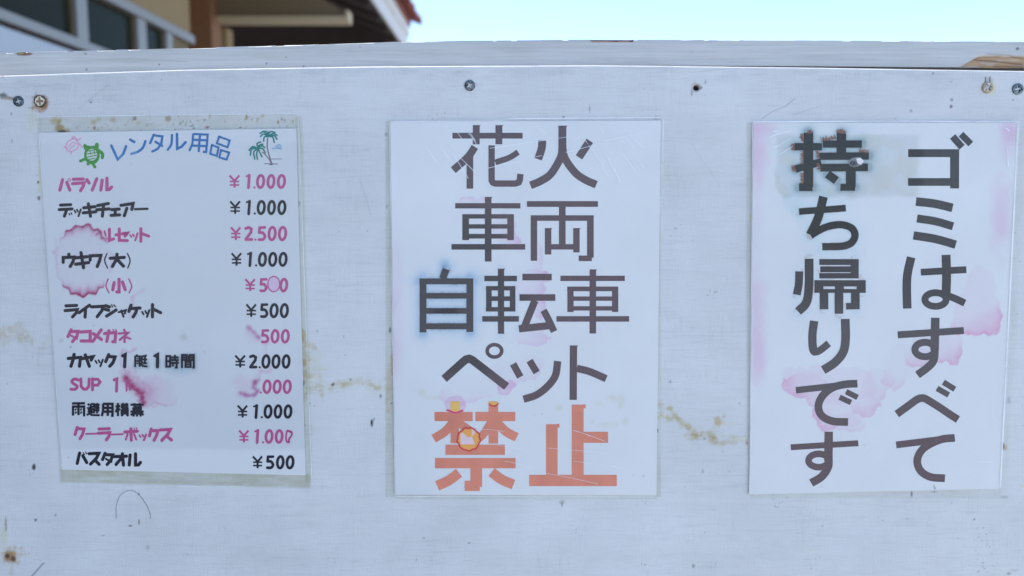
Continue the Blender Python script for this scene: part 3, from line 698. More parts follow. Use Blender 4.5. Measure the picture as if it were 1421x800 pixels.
chi = mk('w74:190,232 710,193|~w98:462,65 430,200 390,330 315,490|~w82:318,496 440,425 560,385 680,380 780,420 812,500 770,580 680,615 560,620 448,622', *O(265), 80, ink_chi, rt_root)
kae = mk('~w88:192,215 188,350 165,475|~w98:302,75 300,380 272,560 180,662|w66:415,112 852,112|w66:425,192 800,192|w60:415,264 850,264|w90:808,80 808,294|w70:360,348 930,348|w42:360,433 930,433|w100:410,340 410,450|w100:638,340 638,450|w100:880,340 880,450|w95:467,440 467,637|w95:633,440 633,685|w95:815,440 815,636|w72:712,602 800,602', *O(350), 80, ink_rt, rt_root)
mk('~w94:358,125 340,260 340,380 352,452 380,470|~w80:345,468 390,468 440,440 520,374|~w98:703,103 706,330 680,470 590,585 458,672', *O(430), 80, ink_rt, rt_root)
mk('w72:155,255 838,180|~w86:838,182 700,190 560,228 450,320 405,430 440,535 560,598 735,608|w62:640,332 768,392|w62:712,270 840,335', *O(510), 80, ink_rt, rt_root)
mk('w95:520,75 516,400|w66:98,248 848,203|w74:o408,395,112,74|~w90:520,370 512,470 440,575 325,645', *O(590), 80, ink_rt, rt_root)
O = lambda y: (1230, y, 8.0)
mk('w88:242,343 808,343|w100:757,300 757,735|w86:240,663 757,663|w78:735,158 840,278|w74:828,132 937,242', *O(170), 80, ink_rt, rt_root)
mk('~w96:328,120 540,145 735,190|~w90:340,308 545,340 740,395|~w94:300,496 540,535 770,598', *O(265), 80, ink_rt, rt_root)
mk('~w96:275,98 235,280 226,440 232,668|w76:382,265 888,236|~w100:662,72 668,300 662,520|w76:o545,568,118,76|~w80:680,525 770,560 870,608', *O(345), 80, ink_rt, rt_root)
mk('w95:543,90 535,450|w78:125,280 860,232|w78:o428,443,112,80|~w88:538,430 525,560 460,640 345,725', *O(430), 80, ink_rt, rt_root)
mk('~w86:115,520 240,430 340,358 395,342 445,356 600,452 700,520 795,580|w64:562,234 692,308|w64:632,166 760,244', *O(510), 80, ink_rt, rt_root)
mk('w76:108,222 760,142|~w86:758,144 620,158 480,215 385,290 342,400 380,510 490,578 650,592', *O(590), 80, ink_rt, rt_root)
# bled reddish spikes round the top character
i = Ink(); rng = np.random.RandomState(4); OR = alb((118, 84, 78))
for (x0, y0, x1, y1, n, ax, ay) in [(1161, 184, 1173, 185, 11, 0, -1), (1113, 186, 1114, 196, 7, -1, 0), (1101, 200, 1102, 209, 8, -1, -.2), (1114, 210, 1114, 228, 9, -1, .1), (1101, 230, 1104, 238, 7, -1, .2), (1114, 240, 1114, 255, 7, -1, 0), (1140, 196, 1160, 192, 10, -.3, -1), (1135, 210, 1137, 220, 7, -1, -.2), (1136, 228, 1138, 236, 5, -1, 0), (1192, 210, 1204, 212, 6, .4, -1), (1120, 184.5, 1128, 184.5, 5, 0, -1)]:
    for k in range(n*3):
        t = (k+rng.rand())/n/3; bx, by = x0+(x1-x0)*t, y0+(y1-y0)*t; L = 1.0+3.4*rng.rand()*(1.3 if n > 9 else 1)
        i.stroke([(bx-ax*1.0, by-ay*1.0), (bx+ax*L+rng.randn()*.5, by+ay*L+rng.randn()*.5)], .55+.45*rng.rand(), OR*(.7+.6*rng.rand()))
i.build('ink_bleed', rt_root, YP+.00003, 'rust coloured feathering round the top kanji')
def col_rt(px, py):
    c = np.tile(WHITE*.985, (px.size, 1)); c *= (1+.09*(fbm(px/90, py/90, 171, 3)-.5))[:, None]  # wavy shading of the sheet, put into the colour as mottling
    # soaked greyish zone at the top left
    e = 9*(fbm(px/16, py/16, 172, 3)-.5)
    left = 1077+np.clip(py-262, 0, 90)*.55
    z = ss(left-2, left+3, px+e)*ss(1274+7, 1274-7, px+e-np.clip(py-215, -30, 60)*.0)*ss(184, 191, py+e*.5)*ss(278, 269, py+e+(px-1180)*0)
    c = tint(c, z*.60, (.76, .80, .80))
    c = tint(c, z*.45*ss(.45, .7, fbm(px/25, py/25, 173, 3)), (.92, .86, .74))
    z2 = ss(left-2, left+3, px+e)*ss(1160, 1080, px)*ss(268, 272, py)*ss(345, 300, py); c = tint(c, z2*.4, (.70, .86, .90))
    d = np.minimum(mochi.dist(px, py), 60); c = tint(c, .35*np.exp(-np.clip(d, 0, 60)/2.2)*(.6+.7*fbm(px/7, py/7, 199, 2)), (.22, .26, .30)); c = tint(c, .5*np.exp(-np.clip(d, 0, 60)/4.5), (.55, .66, .70))
    c = tint(c, .4*np.exp(-np.clip(d, 0, 60)/9)*fbm(px/10, py/10, 175, 2)*1.4, (.50, .82, .90))
    d = np.minimum(chi.dist(px, py), 60); c = tint(c, .45*np.exp(-np.clip(d, 0, 60)/6)*fbm(px/10, py/10, 176, 2)*1.6, (.62, .86, .92))
    c = tint(c, ss(1.6, .3, d)*ss(.5, .65, fbm(px/6, py/6, 177, 2))*.6, (.85, .55, .5))
    d = np.minimum(kae.dist(px, py), 60); c = tint(c, .3*np.exp(-np.clip(d, 0, 60)/5)*fbm(px/10, py/10, 178, 2)*1.6, (.62, .86, .94))
    c = tint(c, ss(1.2, .2, d)*ss(.42, .6, fbm(px/9, py/9, 179, 2))*.45, (.85, .6, .55))
    # pinks
    def soft(x, y, rx, ry, s, sd): 
        nonlocal c
        c = tint(c, ss(1.35, .15, np.hypot((px-x)/rx, (py-y)/ry)+.7*(fbm(px/16, py/16, sd, 3)-.5))*s, (.97, .62, .82))
    soft(1049, 205, 20, 60, .60, 181); soft(1052, 178, 35, 14, .35, 182); soft(1404, 182, 16, 20, .75, 183); soft(1396, 205, 14, 22, .3, 184)
    soft(1389, 300, 17, 55, .55, 185); soft(1050, 430, 16, 60, .5, 186); soft(1052, 500, 14, 45, .55, 187); soft(1048, 300, 14, 80, .2, 188)
    PK = (.97, .42, .68)
    c = wet(c, px, py, [(1115, 535, 30, 18), (1140, 548, 24, 20), (1150, 570, 22, 28), (1175, 575, 26, 18)], 191, .30, .55, 6, PK, 4, 8, (1135, 545, -.7, .6))
    c = wet(c, px, py, [(1120, 528, 34, 20), (1160, 535, 60, 24)], 192, .14, 0, 6, PK, 7, 16)
    c = wet(c, px, py, [(1170, 585, 18, 12), (1185, 590, 16, 9)], 193, .2, .6, 3, PK, 3, 6, (1172, 583, 0, 1))
    c = wet(c, px, py, [(1215, 535, 18, 22), (1200, 560, 20, 18), (1228, 528, 14, 14)], 194, .22, .45, 6, PK, 5, 8, (1205, 545, .5, .8))
    c = wet(c, px, py, [(1240, 525, 16, 18), (1260, 500, 30, 22)], 195, .12, .28, 6, PK, 5, 9, (1245, 515, -.3, 1))
    c = wet(c, px, py, [(1300, 478, 32, 26), (1322, 480, 14, 28), (1275, 495, 20, 16)], 196, .26, .6, 5, PK, 4, 8, (1302, 478, .3, 1))
    c = wet(c, px, py, [(1355, 430, 30, 36), (1375, 440, 16, 28), (1340, 450, 20, 16), (1360, 400, 20, 30)], 197, .28, .65, 5, PK, 4, 8, (1352, 428, .4, .9))
    c = tint(c, ss(1.2, .4, np.hypot((px-1213)/70, (py-1)/.1))*0, (1, 1, 1))
    for x, y, r in [(1200, 618, 1.2), (1140, 675, 1.5), (1210, 622, 1), (1298, 678, 1.5)]: c = tint(c, ss(1.3, .5, np.hypot(px-x, py-y)/r)*.4, (.5, .5, .5))
    c = tint(c, np.exp(-(pld(px, py, [(1296, 674), (1297.5, 679)])/.8)**2)*.8, (.2, .2, .2))
    # grey ring: shade of the lifted paper round the screw, put into the colour
    dd = np.hypot((px-1190)/11, (py-224)/6); c = tint(c, np.exp(-((dd-1)/.25)**2)*.35, (.5, .5, .5))
    return np.clip(c, .004, .9)
Qr = [(1045.5, 170.5), (1411, 170.5), (1386, 678.5), (1040.5, 686.5)]
poster_sheet(rt_root, Qr, col_rt, YP, 265, 366)
film(rt_root, [(1043, 168), (1415.5, 168), (1389, 681), (1038.5, 689)], YF, 9)
i = Ink()
i.poly([(1176, 224), (1183, 219.5), (1191, 218), (1197, 222.5), (1196, 229), (1188, 232), (1180, 231)], alb((120, 128, 146)))
i.poly([(1188, 221), (1194, 219), (1199, 224), (1195, 229), (1190, 227)], alb((205, 216, 240)))
i.poly([(1179.5, 225), (1184, 223), (1187, 227), (1184, 231), (1180, 229)], alb((18, 18, 22)))
i.build('torn_patch', rt_root, YP-.0005, 'torn bright patch at the screw')
ribbon('film_edge_highlight', rt_root, [([(1045, 169.5), (1200, 168.8), (1412, 169.2)], 1.8), ([(1413, 171), (1401, 420), (1388, 678)], 1.8), ([(1044.5, 171), (1040, 686)], .8)], YF-.00005, M_EDGE_HI)
for q_ in [([(1068, 190), (1100, 180)], 1.2), ([(1075, 205), (1098, 192)], .7), ([(1082, 215), (1100, 203)], .7), ([(1072, 182), (1082, 183)], 1.4), ([(1350, 640), (1380, 642)], .7), ([(1395, 178), (1401, 182)], 1.4), ([(1398, 205), (1399, 232)], .8)]: ribbon('film_scratch', rt_root, [q_], YF-.00003, M_SCR)

# ------------------------------------------------------------------ left price list
lf_root = empty('price_list', (float(onY(240, 400)[0]), YP, float(onY(255, 656)[2])),
    'laminated rental price list in pink and black with turtle and palm drawings', 'price list', 'laminated notices on the white board')
PKI = alb((166, 82, 146)); BKI = alb((42, 42, 60)); BLU = alb((48, 108, 184))
def blu(x, y): return over(np.tile(BLU, (len(x), 1)), ss(6, 1, np.hypot((x-166), (y-214)*.7))*.6+ss(10, 3, np.hypot(x-184, y-211))*.5, alb((120, 170, 220)))
A = (50, 175, 7.479); B_ = (240, 175, 7.479)
i = Ink()
S('782,205 848,348 905,292 935,212', i, *A, 27, blu, rnd=True)
S('978,143 1020,168|~1135,160 1110,225 1060,268 990,290', i, *A, 27, blu, rnd=True)
S('1222,92 1185,180|1222,98 1312,110 1300,185 1262,240 1208,266|1240,165 1310,208|~1412,95 1405,190 1368,248', i, *A, 25, blu, rnd=True)
S('42,85 45,238 92,215 132,170', i, *B_, 27, blu, rnd=True)
S('212,80 202,190 170,262|212,84 362,92 346,272 312,270|202,145 355,150|195,205 350,210|282,90 268,272', i, *B_, 23, blu)
S('480,112 590,152 568,222 458,182 480,112 484,113|405,200 475,225 456,312 388,290 405,200 409,201|500,252 585,278 558,350 482,328 500,252 504,253', i, *B_, 21, blu)
i.build('printed_title', lf_root, YP, 'blue arched title')
# turtles
GRN = alb((60, 140, 62)); WH2 = alb((175, 192, 216))
i = Ink(); a = np.linspace(0, 2*math.pi, 26, endpoint=False)
i.poly(np.c_[580+82*np.cos(a), 305+96*np.sin(a)]/7.479+[50, 175], GRN)
S('w34:515,235 508,205|w42:628,240 632,196|~w34:655,260 690,290 688,330|w30:520,340 462,365|w30:590,390 612,428|w30:545,390 540,398|w26:508,210 560,222|w36:600,222 640,250', i, *A, 30, GRN, rnd=True)
i.poly(np.c_[580+56*np.cos(a), 300+62*np.sin(a)]/7.479+[50, 175], WH2)
S('w9:530,262 635,245|w9:525,292 640,275|w9:530,325 630,305|w9:545,350 615,335|w9:560,262 570,300|w9:605,255 610,290', i, *A, 9, GRN)
i.build('printed_turtle', lf_root, YP, 'green turtle drawing')
i = Ink(); PL = alb((196, 150, 200))
S('~w12:395,110 365,145 330,165 310,215 330,260 380,262 430,230 440,190 420,150 385,130|~w12:375,115 385,140|w14:425,155 465,130|w14:440,180 485,225|~w10:340,215 385,170 420,190|w14:295,215 325,235|w14:370,265 362,292|w10:350,240 400,200|w10:400,110 425,140', i, *A, 12, PL, rnd=True)
i.build('printed_turtle', lf_root, YP, 'faded pink turtle outline')
i = Ink(); TL = alb((36, 122, 128)); TR = alb((110, 112, 135)); CL = alb((110, 165, 225))
S('~w14:982,125 980,230 1000,310 1025,390|~w12:925,270 960,300 990,335 1020,388|w9:950,393 1090,396|w7:1000,345 1130,343|w16:1000,402 1040,398', i, *B_, 12, TR)
for fr in ['985,110 945,62 905,78', '985,110 940,85 908,112', '985,112 950,115 942,158', '985,108 975,60 930,60', '985,108 1010,62 1060,68', '985,110 1040,80 1082,100', '985,112 1050,100 1080,140', '985,114 1035,115 1052,172', '985,110 990,75 1000,62',
           '885,240 830,215 790,255', '885,240 820,240 805,305', '885,240 840,270 850,345', '885,240 870,290 878,350', '885,240 905,280 925,322', '885,240 930,235 960,280', '885,238 920,205 955,228', '885,238 875,185 912,168', '885,238 895,205 935,190', '885,238 850,225 822,228']:
    S('~w15:'+fr, i, *B_, 14, TL, rnd=True)
S('~w9:1030,236 1080,232 1130,240|~w9:1080,205 1100,196 1118,204|~w7:1070,215 1110,222 1128,215', i, *B_, 9, CL, rnd=True)
i.build('printed_palms', lf_root, YP, 'teal palm trees drawing')

LINES = [
 (PKI, (70, 240, 8), 30, '135,78 105,193|182,108 215,193|255,73 365,70|245,122 375,112 365,150 335,200|405,78 430,115|515,68 465,193|575,82 560,193|628,62 628,188 655,186 680,160|w8:o210,80,16,15'),
 (BKI, (70, 240, 8), 29, '112,360 225,355|98,410 240,402|182,410 155,483|w15:208,455 216,468|w15:230,447 238,460|w20:268,420 280,443|w20:295,412 305,433|w22:338,408 312,483|370,390 495,377|365,446 505,434|422,345 446,483|525,365 645,342|515,412 655,402|592,362 586,410 578,483|680,411 765,404|722,408 720,470|675,474 770,468|785,362 920,342 905,408|850,395 822,478|w26:940,405 1078,401'),
 (PKI, (70, 240, 8), 28, 'w22:602,650 614,700|655,628 655,752 702,735|728,690 860,667 828,705|765,625 765,752 855,754|w20:885,692 900,713|w20:915,685 928,705|w22:968,672 942,752|1005,622 1005,763|1018,677 1092,705'),
 (BKI, (70, 330, 8), 30, '205,185 205,215|142,275 142,222 265,217 250,270 220,322|280,226 410,212|280,296 425,278|340,168 368,335|442,250 442,203 560,198 545,260 520,322|w15:~628,180 602,255 635,338|665,230 820,220|740,185 735,240 688,322|748,250 812,318|w15:~856,178 886,255 860,338'),
 (PKI, (70, 330, 8), 30, 'w16:~640,460 617,540 650,613|762,463 762,603 738,603|708,500 692,580|800,492 830,578|w16:~870,460 903,540 875,613'),
 (BKI, (80, 415, 6.767), 25, '78,66 178,62|70,111 185,101 175,132 140,170|300,60 202,130|262,98 258,172|318,76 430,70 415,112 372,168|450,64 488,76|442,96 480,108|460,163 550,105|w13:508,55 516,75|w13:530,58 542,74|w20:575,125 642,107 632,138|w20:600,110 620,168|690,60 670,118|690,92 775,86|745,92 735,130 710,170|w18:795,122 808,145|w18:825,114 835,135|w20:862,107 840,170|892,54 892,170|902,97 968,130'),
 (PKI, (80, 415, 6.767), 25, '127,292 97,355|125,308 190,306 183,350 140,402|w20:128,346 183,375|215,312 306,306 306,396 220,396|410,292 330,400|335,327 412,382|440,326 545,317 540,402 518,402|482,300 462,400|w11:520,288 528,303|w11:546,288 553,303|w22:625,290 635,310|w22:575,327 668,317 585,385|w22:630,352 630,406|w20:650,362 685,376'),
 (BKI, (80, 415, 6.767), 26, '100,560 215,550 205,633|155,522 145,572 125,633|230,562 335,542 315,575|260,527 298,633|w18:355,582 368,603|w18:385,576 395,596|w20:425,572 402,633|480,524 452,590|480,541 540,546 520,600 490,633|612,536 635,524 630,638|915,536 940,524 938,638'),
 (PKI, (80, 510, 7.894), 27, '~228,140 185,128 155,155 180,183 215,208 195,240 145,240|255,128 258,210 285,240 315,240 342,210 346,128|382,124 382,248|382,132 440,132 465,160 440,196 385,196|620,138 650,128 645,262|w20:755,140 755,258|w20:758,150 785,160 792,245|w14:760,200 790,205'),
 (PKI, (80, 580, 8.359), 30, '228,112 202,195|228,126 306,131 290,192 260,243|w22:330,188 450,185|480,131 600,128|470,181 605,173 595,215 565,258|w22:630,195 755,190|780,166 925,156|850,128 855,262|w24:812,190 792,253|w24:888,190 912,253|w12:888,118 894,134|w12:914,116 920,132|w20:950,202 965,225|w20:985,196 995,216|w24:1027,196 1002,262|1087,132 1067,210|1087,150 1165,150 1150,205 1120,262|1195,141 1308,136 1280,190 1210,263|1268,215 1322,258'),
 (BKI, (80, 580, 8.359), 31, '255,410 227,530|292,440 338,520|w14:298,405 310,426|w14:325,398 336,418|365,417 478,413 450,470 382,538|432,490 482,540|552,412 522,485|550,428 640,431 620,490 575,542|w24:562,477 625,513|660,451 800,446|752,418 765,550|745,465 678,542|842,432 832,547|905,418 905,548 938,546 962,518'),
]
KJ = {
 'tei': '2.2,0 1.6,1.5|.6,10 .6,1.6 4,1.6 4,9.8|0,5.4 4.6,5|2.3,2.9 2.4,4|2.3,6.4 2.4,7.6|9.5,.8 6.3,1.5|6.2,4 9.8,4|8,1 8,7|6.5,7 9.6,7|5,1.6 6,1.6 5.2,4.6 6,6 4.9,9|5,7.4 6.5,9.2 10,9.6',
 'ji': '.2,1 3.2,1 3.2,9 .2,9 .2,1 .3,1|.2,5 3.2,5|4,2 9.8,2|6.9,0 6.9,4|3.8,4 10,4|3.8,6.2 10,6.2|8.3,4.8 8.3,9.7 7,9.7|5,7.2 5.8,8.6',
 'kan': '.4,10 .4,.4 4.1,.4 4.1,4 .4,4|.4,2.2 4.1,2.2|5.9,.4 9.6,.4 9.6,9.7 8.5,9.7|5.9,.4 5.9,4 9.6,4|5.9,2.2 9.6,2.2|3,5.6 7,5.6 7,9.3 3,9.3 3,5.6 3.1,5.6|3,7.4 7,7.4',
 'ame': '0,.6 10,.4|.8,10 .8,3 9.3,3 9.3,9.7 8.4,9.7|5,.6 5,9.6|2.4,4.8 3.4,5.6|2.4,7.2 3.4,8|6.5,4.8 7.5,5.6|6.5,7.2 7.5,8',
 'hi': '.8,.5 1.8,2|.2,4 2,4 1.2,7.6|0,9.6 2,8.3 4,9.5 10,9.7|3,.9 5.7,.9 5.7,3 3,3|3,.9 2.8,7.6|3.7,4.8 5.6,4.8 5.6,7.4 3.7,7.4 3.7,4.8|8.1,0 8.1,1.2|6.4,1.4 10,1.4|7.2,2.2 7.5,3.4|9.1,2.2 8.8,3.4|6.2,4 10,4|6.4,5.8 9.9,5.8|8.1,4 8.1,8.3',
 'you': '1.3,.5 1.3,6 .2,10|1.2,.6 9.3,.6 9.3,9.6 8,9.6|1.2,3.6 9.3,3.6|1.2,6.5 9.3,6.5|5.3,.6 5.3,9.8',
 'yoko': '0,2.6 3.7,2.4|1.9,0 1.9,10|1.9,3 .1,7|2.1,4 3.5,5.6|4.3,1.4 10,1.4|5.8,0 5.8,3|8.5,0 8.5,3|4.1,3.2 10,3.2|4.9,4.8 9.4,4.8 9.4,7.8 4.9,7.8 4.9,4.8|4.9,6.3 9.4,6.3|7.1,4.8 7.1,7.8|5.8,8.4 4.3,10|8.3,8.4 9.8,10',
 'maku': '0,1.2 10,1.2|3,0 3,2.4|7,0 7,2.4|2.2,3 7.8,3 7.8,5.2 2.2,5.2 2.2,3|2.2,4.1 7.8,4.1|0,6.3 10,6.3|4.8,5.4 .2,9|5.3,5.8 10,8.8|2.4,10 2.4,7.8 7.6,7.8 7.6,10|5,6.6 5,10'}
def kanji(ink, key, box_, w, cf):
    x0, y0, x1, y1 = box_
    for st in KJ[key].split('|'):
        p = [[float(v) for v in q.split(',')] for q in st.split()]
        p = [(x0+a/10*(x1-x0), y0+b/10*(y1-y0)) for a, b in p]
        ink.stroke(p, w, cf, rnd=False)
for n, (c, cr, wd, spec) in enumerate(LINES):
    i = Ink(); S(spec, i, *cr, wd*1.22, c, rnd=True)
    if n == 7:
        L5 = lambda a, b, c_, d: (80+a/6.767, 415+b/6.767, 80+c_/6.767, 415+d/6.767)
        kanji(i, 'tei', L5(722, 522, 845, 640), 2.8, c); kanji(i, 'ji', L5(1020, 525, 1140, 648), 3.0, c); kanji(i, 'kan', L5(1165, 522, 1285, 648), 3.0, c); tokei = i
    i.build('printed_text', lf_root, YP, 'pink row of text' if c is PKI else 'black row of text')
i = Ink(); L6 = lambda a, b, c_, d: (80+a/7.894, 510+b/7.894, 80+c_/7.894, 510+d/7.894)
for k, bx in (('ame', (157, 388, 300, 530)), ('hi', (320, 390, 462, 530)), ('you', (483, 392, 612, 535)), ('yoko', (636, 390, 778, 535)), ('maku', (798, 392, 944, 540))):
    kanji(i, k, L6(*bx), {'ame': 3.5, 'you': 3.5, 'hi': 2.9}.get(k, 3.2), BKI)
i.build('printed_text', lf_root, YP, 'black row of five kanji')
# prices
def digits(ink, items, y0, y1, cf):
    for ch, x0, x1 in items:
        if ch == 'Y':
            a, b = y0+.8, y1-1.6; W = x1-x0; H = b-a; cx = (x0+x1)/2
            P = lambda u, v: (x0+u*W, a+v*H)
            for st in ([P(.06, .05), P(.5, .47)], [P(.92, .05), P(.5, .47)], [P(.5, .42), P(.5, 1)], [P(.08, .52), P(.92, .52)], [P(.08, .79), P(.92, .79)]):
                ink.stroke(st, 3.0 if st[0][1] != st[1][1] else 2.3, cf, rnd=False)
        elif ch == '1':
            ink.stroke([(x0+1, y0+3), (x1-2, y0+1.6)], 2.6, cf, rnd=True); ink.stroke([(x1-2, y0+1.5), (x1-3.2, y1-1.5)], 4.0, cf, rnd=True)
        elif ch == '.': ink.stroke([(x0, y1-2), (x0+.2, y1-2)], 3.0, cf, rnd=True)
        elif ch == '0':
            cx, cy = (x0+x1)/2, (y0+y1)/2; a = np.linspace(0, 2*math.pi, 18, endpoint=False)
            rx, ry = (x1-x0)/2-1.9, (y1-y0)/2-1.8
            X = cx+rx*np.cos(a); Y = cy+ry*np.sin(a); X = X-(Y-cy)*.06
            ink.stroke(np.c_[X, Y], 3.9, cf, closed=True)
        elif ch == '2':
            W = x1-x0; H = y1-y0
            ink.stroke([(x0+2, y0+3.4), (x0+W*.5, y0+2), (x1-2.6, y0+4), (x1-3.2, y0+H*.42), (x0+2.4, y1-3)], 4.0, cf, rnd=True)
            ink.stroke([(x0+2.2, y1-2.3), (x1-2, y1-2.3)], 4.0, cf, rnd=True)
        elif ch == '5':
            W = x1-x0; H = y1-y0
            ink.stroke([(x1-2, y0+2), (x0+3, y0+2.2), (x0+2.3, y0+H*.44)], 3.7, cf, rnd=True)
            ink.stroke([(x0+2.3, y0+H*.44), (x0+W*.6, y0+H*.45), (x1-2, y0+H*.68), (x0+W*.62, y1-2.4), (x0+2, y1-2.2)], 3.9, cf, smooth=True, rnd=True)
PR = [(PKI, 242, 262.5, [('Y', 317.5, 333.5), ('1', 341, 348), ('.', 353, 0), ('0', 355.5, 368), ('0', 370, 382.3), ('0', 384.3, 397)]),
 (BKI, 278, 298.7, [('Y', 318.5, 334.3), ('1', 341.4, 348.4), ('.', 353.6, 0), ('0', 356.3, 369), ('0', 370.8, 383), ('0', 385, 397.6)]),
 (PKI, 314, 335, [('Y', 319.5, 335), ('2', 339, 351.5), ('.', 354.5, 0), ('5', 357.5, 369.7), ('0', 371.5, 384), ('0', 385.8, 398.6)]),
 (BKI, 350, 370.6, [('Y', 320.5, 336), ('1', 343, 350), ('.', 355.4, 0), ('0', 358, 370.6), ('0', 372.2, 385), ('0', 386.5, 399.2)]),
 (PKI, 386, 406, [('Y', 339.5, 355), ('5', 359.8, 371.5), ('0', 387.8, 400)]),
 (BKI, 421, 441.8, [('Y', 341, 356.5), ('5', 360.8, 372.6), ('0', 374, 386.8), ('0', 388.3, 401)]),
 (PKI, 457, 477, [('5', 362, 374), ('0', 375.5, 388), ('0', 389.7, 402.3)]),
 (BKI, 492, 512, [('Y', 325.5, 341.3), ('2', 345.5, 357.5), ('.', 360.4, 0), ('0', 362.8, 375.5), ('0', 376.8, 389.4), ('0', 391, 403.3)]),
 (PKI, 527, 547, [('.', 361.8, 0), ('0', 364.3, 377), ('0', 378.2, 391), ('0', 392.3, 405)]),
 (BKI, 561.5, 581.3, [('Y', 329, 344.3), ('1', 351.4, 358.4), ('.', 363.3, 0), ('0', 365.8, 378.3), ('0', 379.8, 392), ('0', 393.6, 406)]),
 (PKI, 596, 616, [('Y', 331, 346), ('1', 353, 360), ('.', 365, 0), ('0', 367.3, 379.7), ('0', 381.3, 393.6)]),
 (BKI, 632, 651.6, [('Y', 350, 365), ('5', 369, 381), ('0', 383, 395), ('0', 396.4, 408.8)])]
for n, (c, y0, y1, it) in enumerate(PR):
    i = Ink(); digits(i, it, y0, y1, c)
    if n == 4:
        a = np.linspace(0, 2*math.pi, 28, endpoint=False)
        i.poly(np.c_[380+8.2*np.cos(a), 394.5+10.4*np.sin(a)], alb((190, 180, 224))); i.stroke(np.c_[380+8.2*np.cos(a), 394.5+10.6*np.sin(a)], 1.6, PKI, closed=True, wig=.3)
    if n == 10:
        a = np.linspace(.25*math.pi, 1.75*math.pi, 14)
        i.stroke([(403, 600), (399, 598), (397, 606), (398, 613), (401, 614)], 2.6, PKI, smooth=True, rnd=True); i.stroke([(399, 598.4), (404.5, 599.5), (405, 604), (401.5, 609), (401, 614)], 2.4, alb((160, 60, 125)), smooth=True, rnd=True)
    i.build('printed_price', lf_root, YP, ('pink price' if c is PKI else 'black price'))
MG = np.array((.78, .20, .44))
def col_lf(px, py):
    c = np.tile(alb((183, 200, 227), .82), (px.size, 1)); c *= (1+.06*(fbm(px/80, py/80, 271, 3)-.5))[:, None]
    c = over(c, ss(620, 626, py+(fbm(px/30, py*0, 277, 2)-.5)*3-(px-80)*.004), WHITE*.98)
    c = over(c, ss(204, 192, py)*.45, WHITE*.98)
    n = fbm(px/5, py/9, 272, 3)
    # big tide ring over rows three to five
    dx = (px-115); dy = (py-362)
    rr = np.hypot(dx/37, dy/50)+.05*(fbm(np.arctan2(dy, dx)*7, rr0*0 if False else px*0, 273, 2)-.5)*2 + .035*np.sin(np.arctan2(dy, dx)*19)
    ins = ss(1.025, .99, rr)
    edge = np.exp(-np.clip(.99-rr, 0, 9)/.10)*ins
    ud = ss(18, 42, abs(dy))*ss(38, 24, dx*np.sign(dy)*0+abs(dx)*.9)
    st = np.where(dy < 0, ss(-26, -46, dy), ss(26, 44, dy))
    c = tint(c, np.clip(ins*.10*(.5+n)+np.exp(-np.clip(1-rr, 0, 9)/.22)*ins*st*.40*n*1.5, 0, 1), (.98, .52, .76))
    c = tint(c, np.clip(edge*st*(.7+.8*n), 0, 1), MG*.85)
    c = tint(c, np.exp(-((rr-1.0)/.05)**2)*(1-st)*.25*(dx < 0), (.85, .5, .7))
    ang = np.arctan2(dy, dx); strk = ss(.40, .72, fbm(ang*9+30, rr*1.2, 274, 3))
    c = tint(c, np.clip(ins*st*strk*np.exp(-np.clip(1-rr, 0, 9)/.30)*.75, 0, 1), (.92, .38, .66))
    c = tint(c, np.clip(np.exp(-((rr-.985)/.035)**2)*st*(.3+.9*n), 0, 1), (.74, .12, .36))
    # drips round it
    def line(pts, w_, s, t=(.92, .42, .68), ns=0):
        nonlocal c
        d = pld(px, py, pts)+(fbm(px/4, py/4, 280+ns, 2)-.5)*w_*1.2
        c = tint(c, np.exp(-(np.clip(d, 0, 99)/w_)**2)*s, t)
    line([(134, 326), (140, 321), (141, 330), (148, 336)], 2.2, .9, MG, 1); line([(141, 330), (150, 332)], 1.6, .8, MG, 2)
    line([(75, 352), (74, 350)], 2.2, .5, ns=3); line([(150, 350), (158, 355), (155, 368), (152, 378)], 2.4, .30, ns=4)
    line([(184, 412), (200, 402)], 2, .28, ns=5); line([(184, 414), (183, 425)], 3, .4, ns=6); line([(180, 436), (182, 440)], 3, .3, ns=30)
    line([(78, 332), (77, 345), (79, 368)], 1.8, .18, ns=7)
    line([(170, 492), (170, 486), (180, 489), (188, 484)], 2, .5, ns=8); line([(169, 490), (168, 505), (174, 515), (176, 524)], 2, .35, ns=9)
    # deep magenta run by the SUP row
    line([(175, 526), (181, 535), (190, 543), (197, 548), (199, 558)], 5, 1.0, (.62, .08, .26), 10)
    line([(178, 520), (192, 536), (206, 545)], 10, .6, (.90, .42, .62), 11)
    d = blob(px, py, [(215, 540, 30, 22), (208, 555, 18, 10), (228, 552, 20, 12)], 285, 5, 9)
    c = tint(c, ss(1, -10, d)*.42*(1-.5*ss(190, 245, px)), (.96, .56, .78)); c = tint(c, np.exp(-np.clip(-d, 0, 99)/2.5)*ss(1, -1, d)*.45*ss(548, 560, py), (.94, .46, .70))
    line([(201, 560), (205, 566), (208, 562), (215, 558), (230, 564)], 1.4, .45, ns=12)
    # blue-grey running below the time kanji
    d = np.minimum(tokei.dist(px, py), 40); sel = (px > 184)
    c = tint(c, np.exp(-np.clip(d, 0, 40)/2.2)*.55*sel*ss(500, 508, py+(px-184)*.15), (.25, .40, .48))
    c = tint(c, ss(1.2, .2, np.hypot((px-250)/24, (py-515)/9))*.38, (.55, .78, .92))
    c = tint(c, ss(1.2, .2, np.hypot((px-115)/8, (py-366)/12))*.3, (.55, .62, .62))
    # smears in the price column
    line([(344, 455), (352, 461), (359, 469)], 3.2, .75, (.70, .22, .50), 13); line([(346, 463), (356, 470)], 6, .25, ns=14)
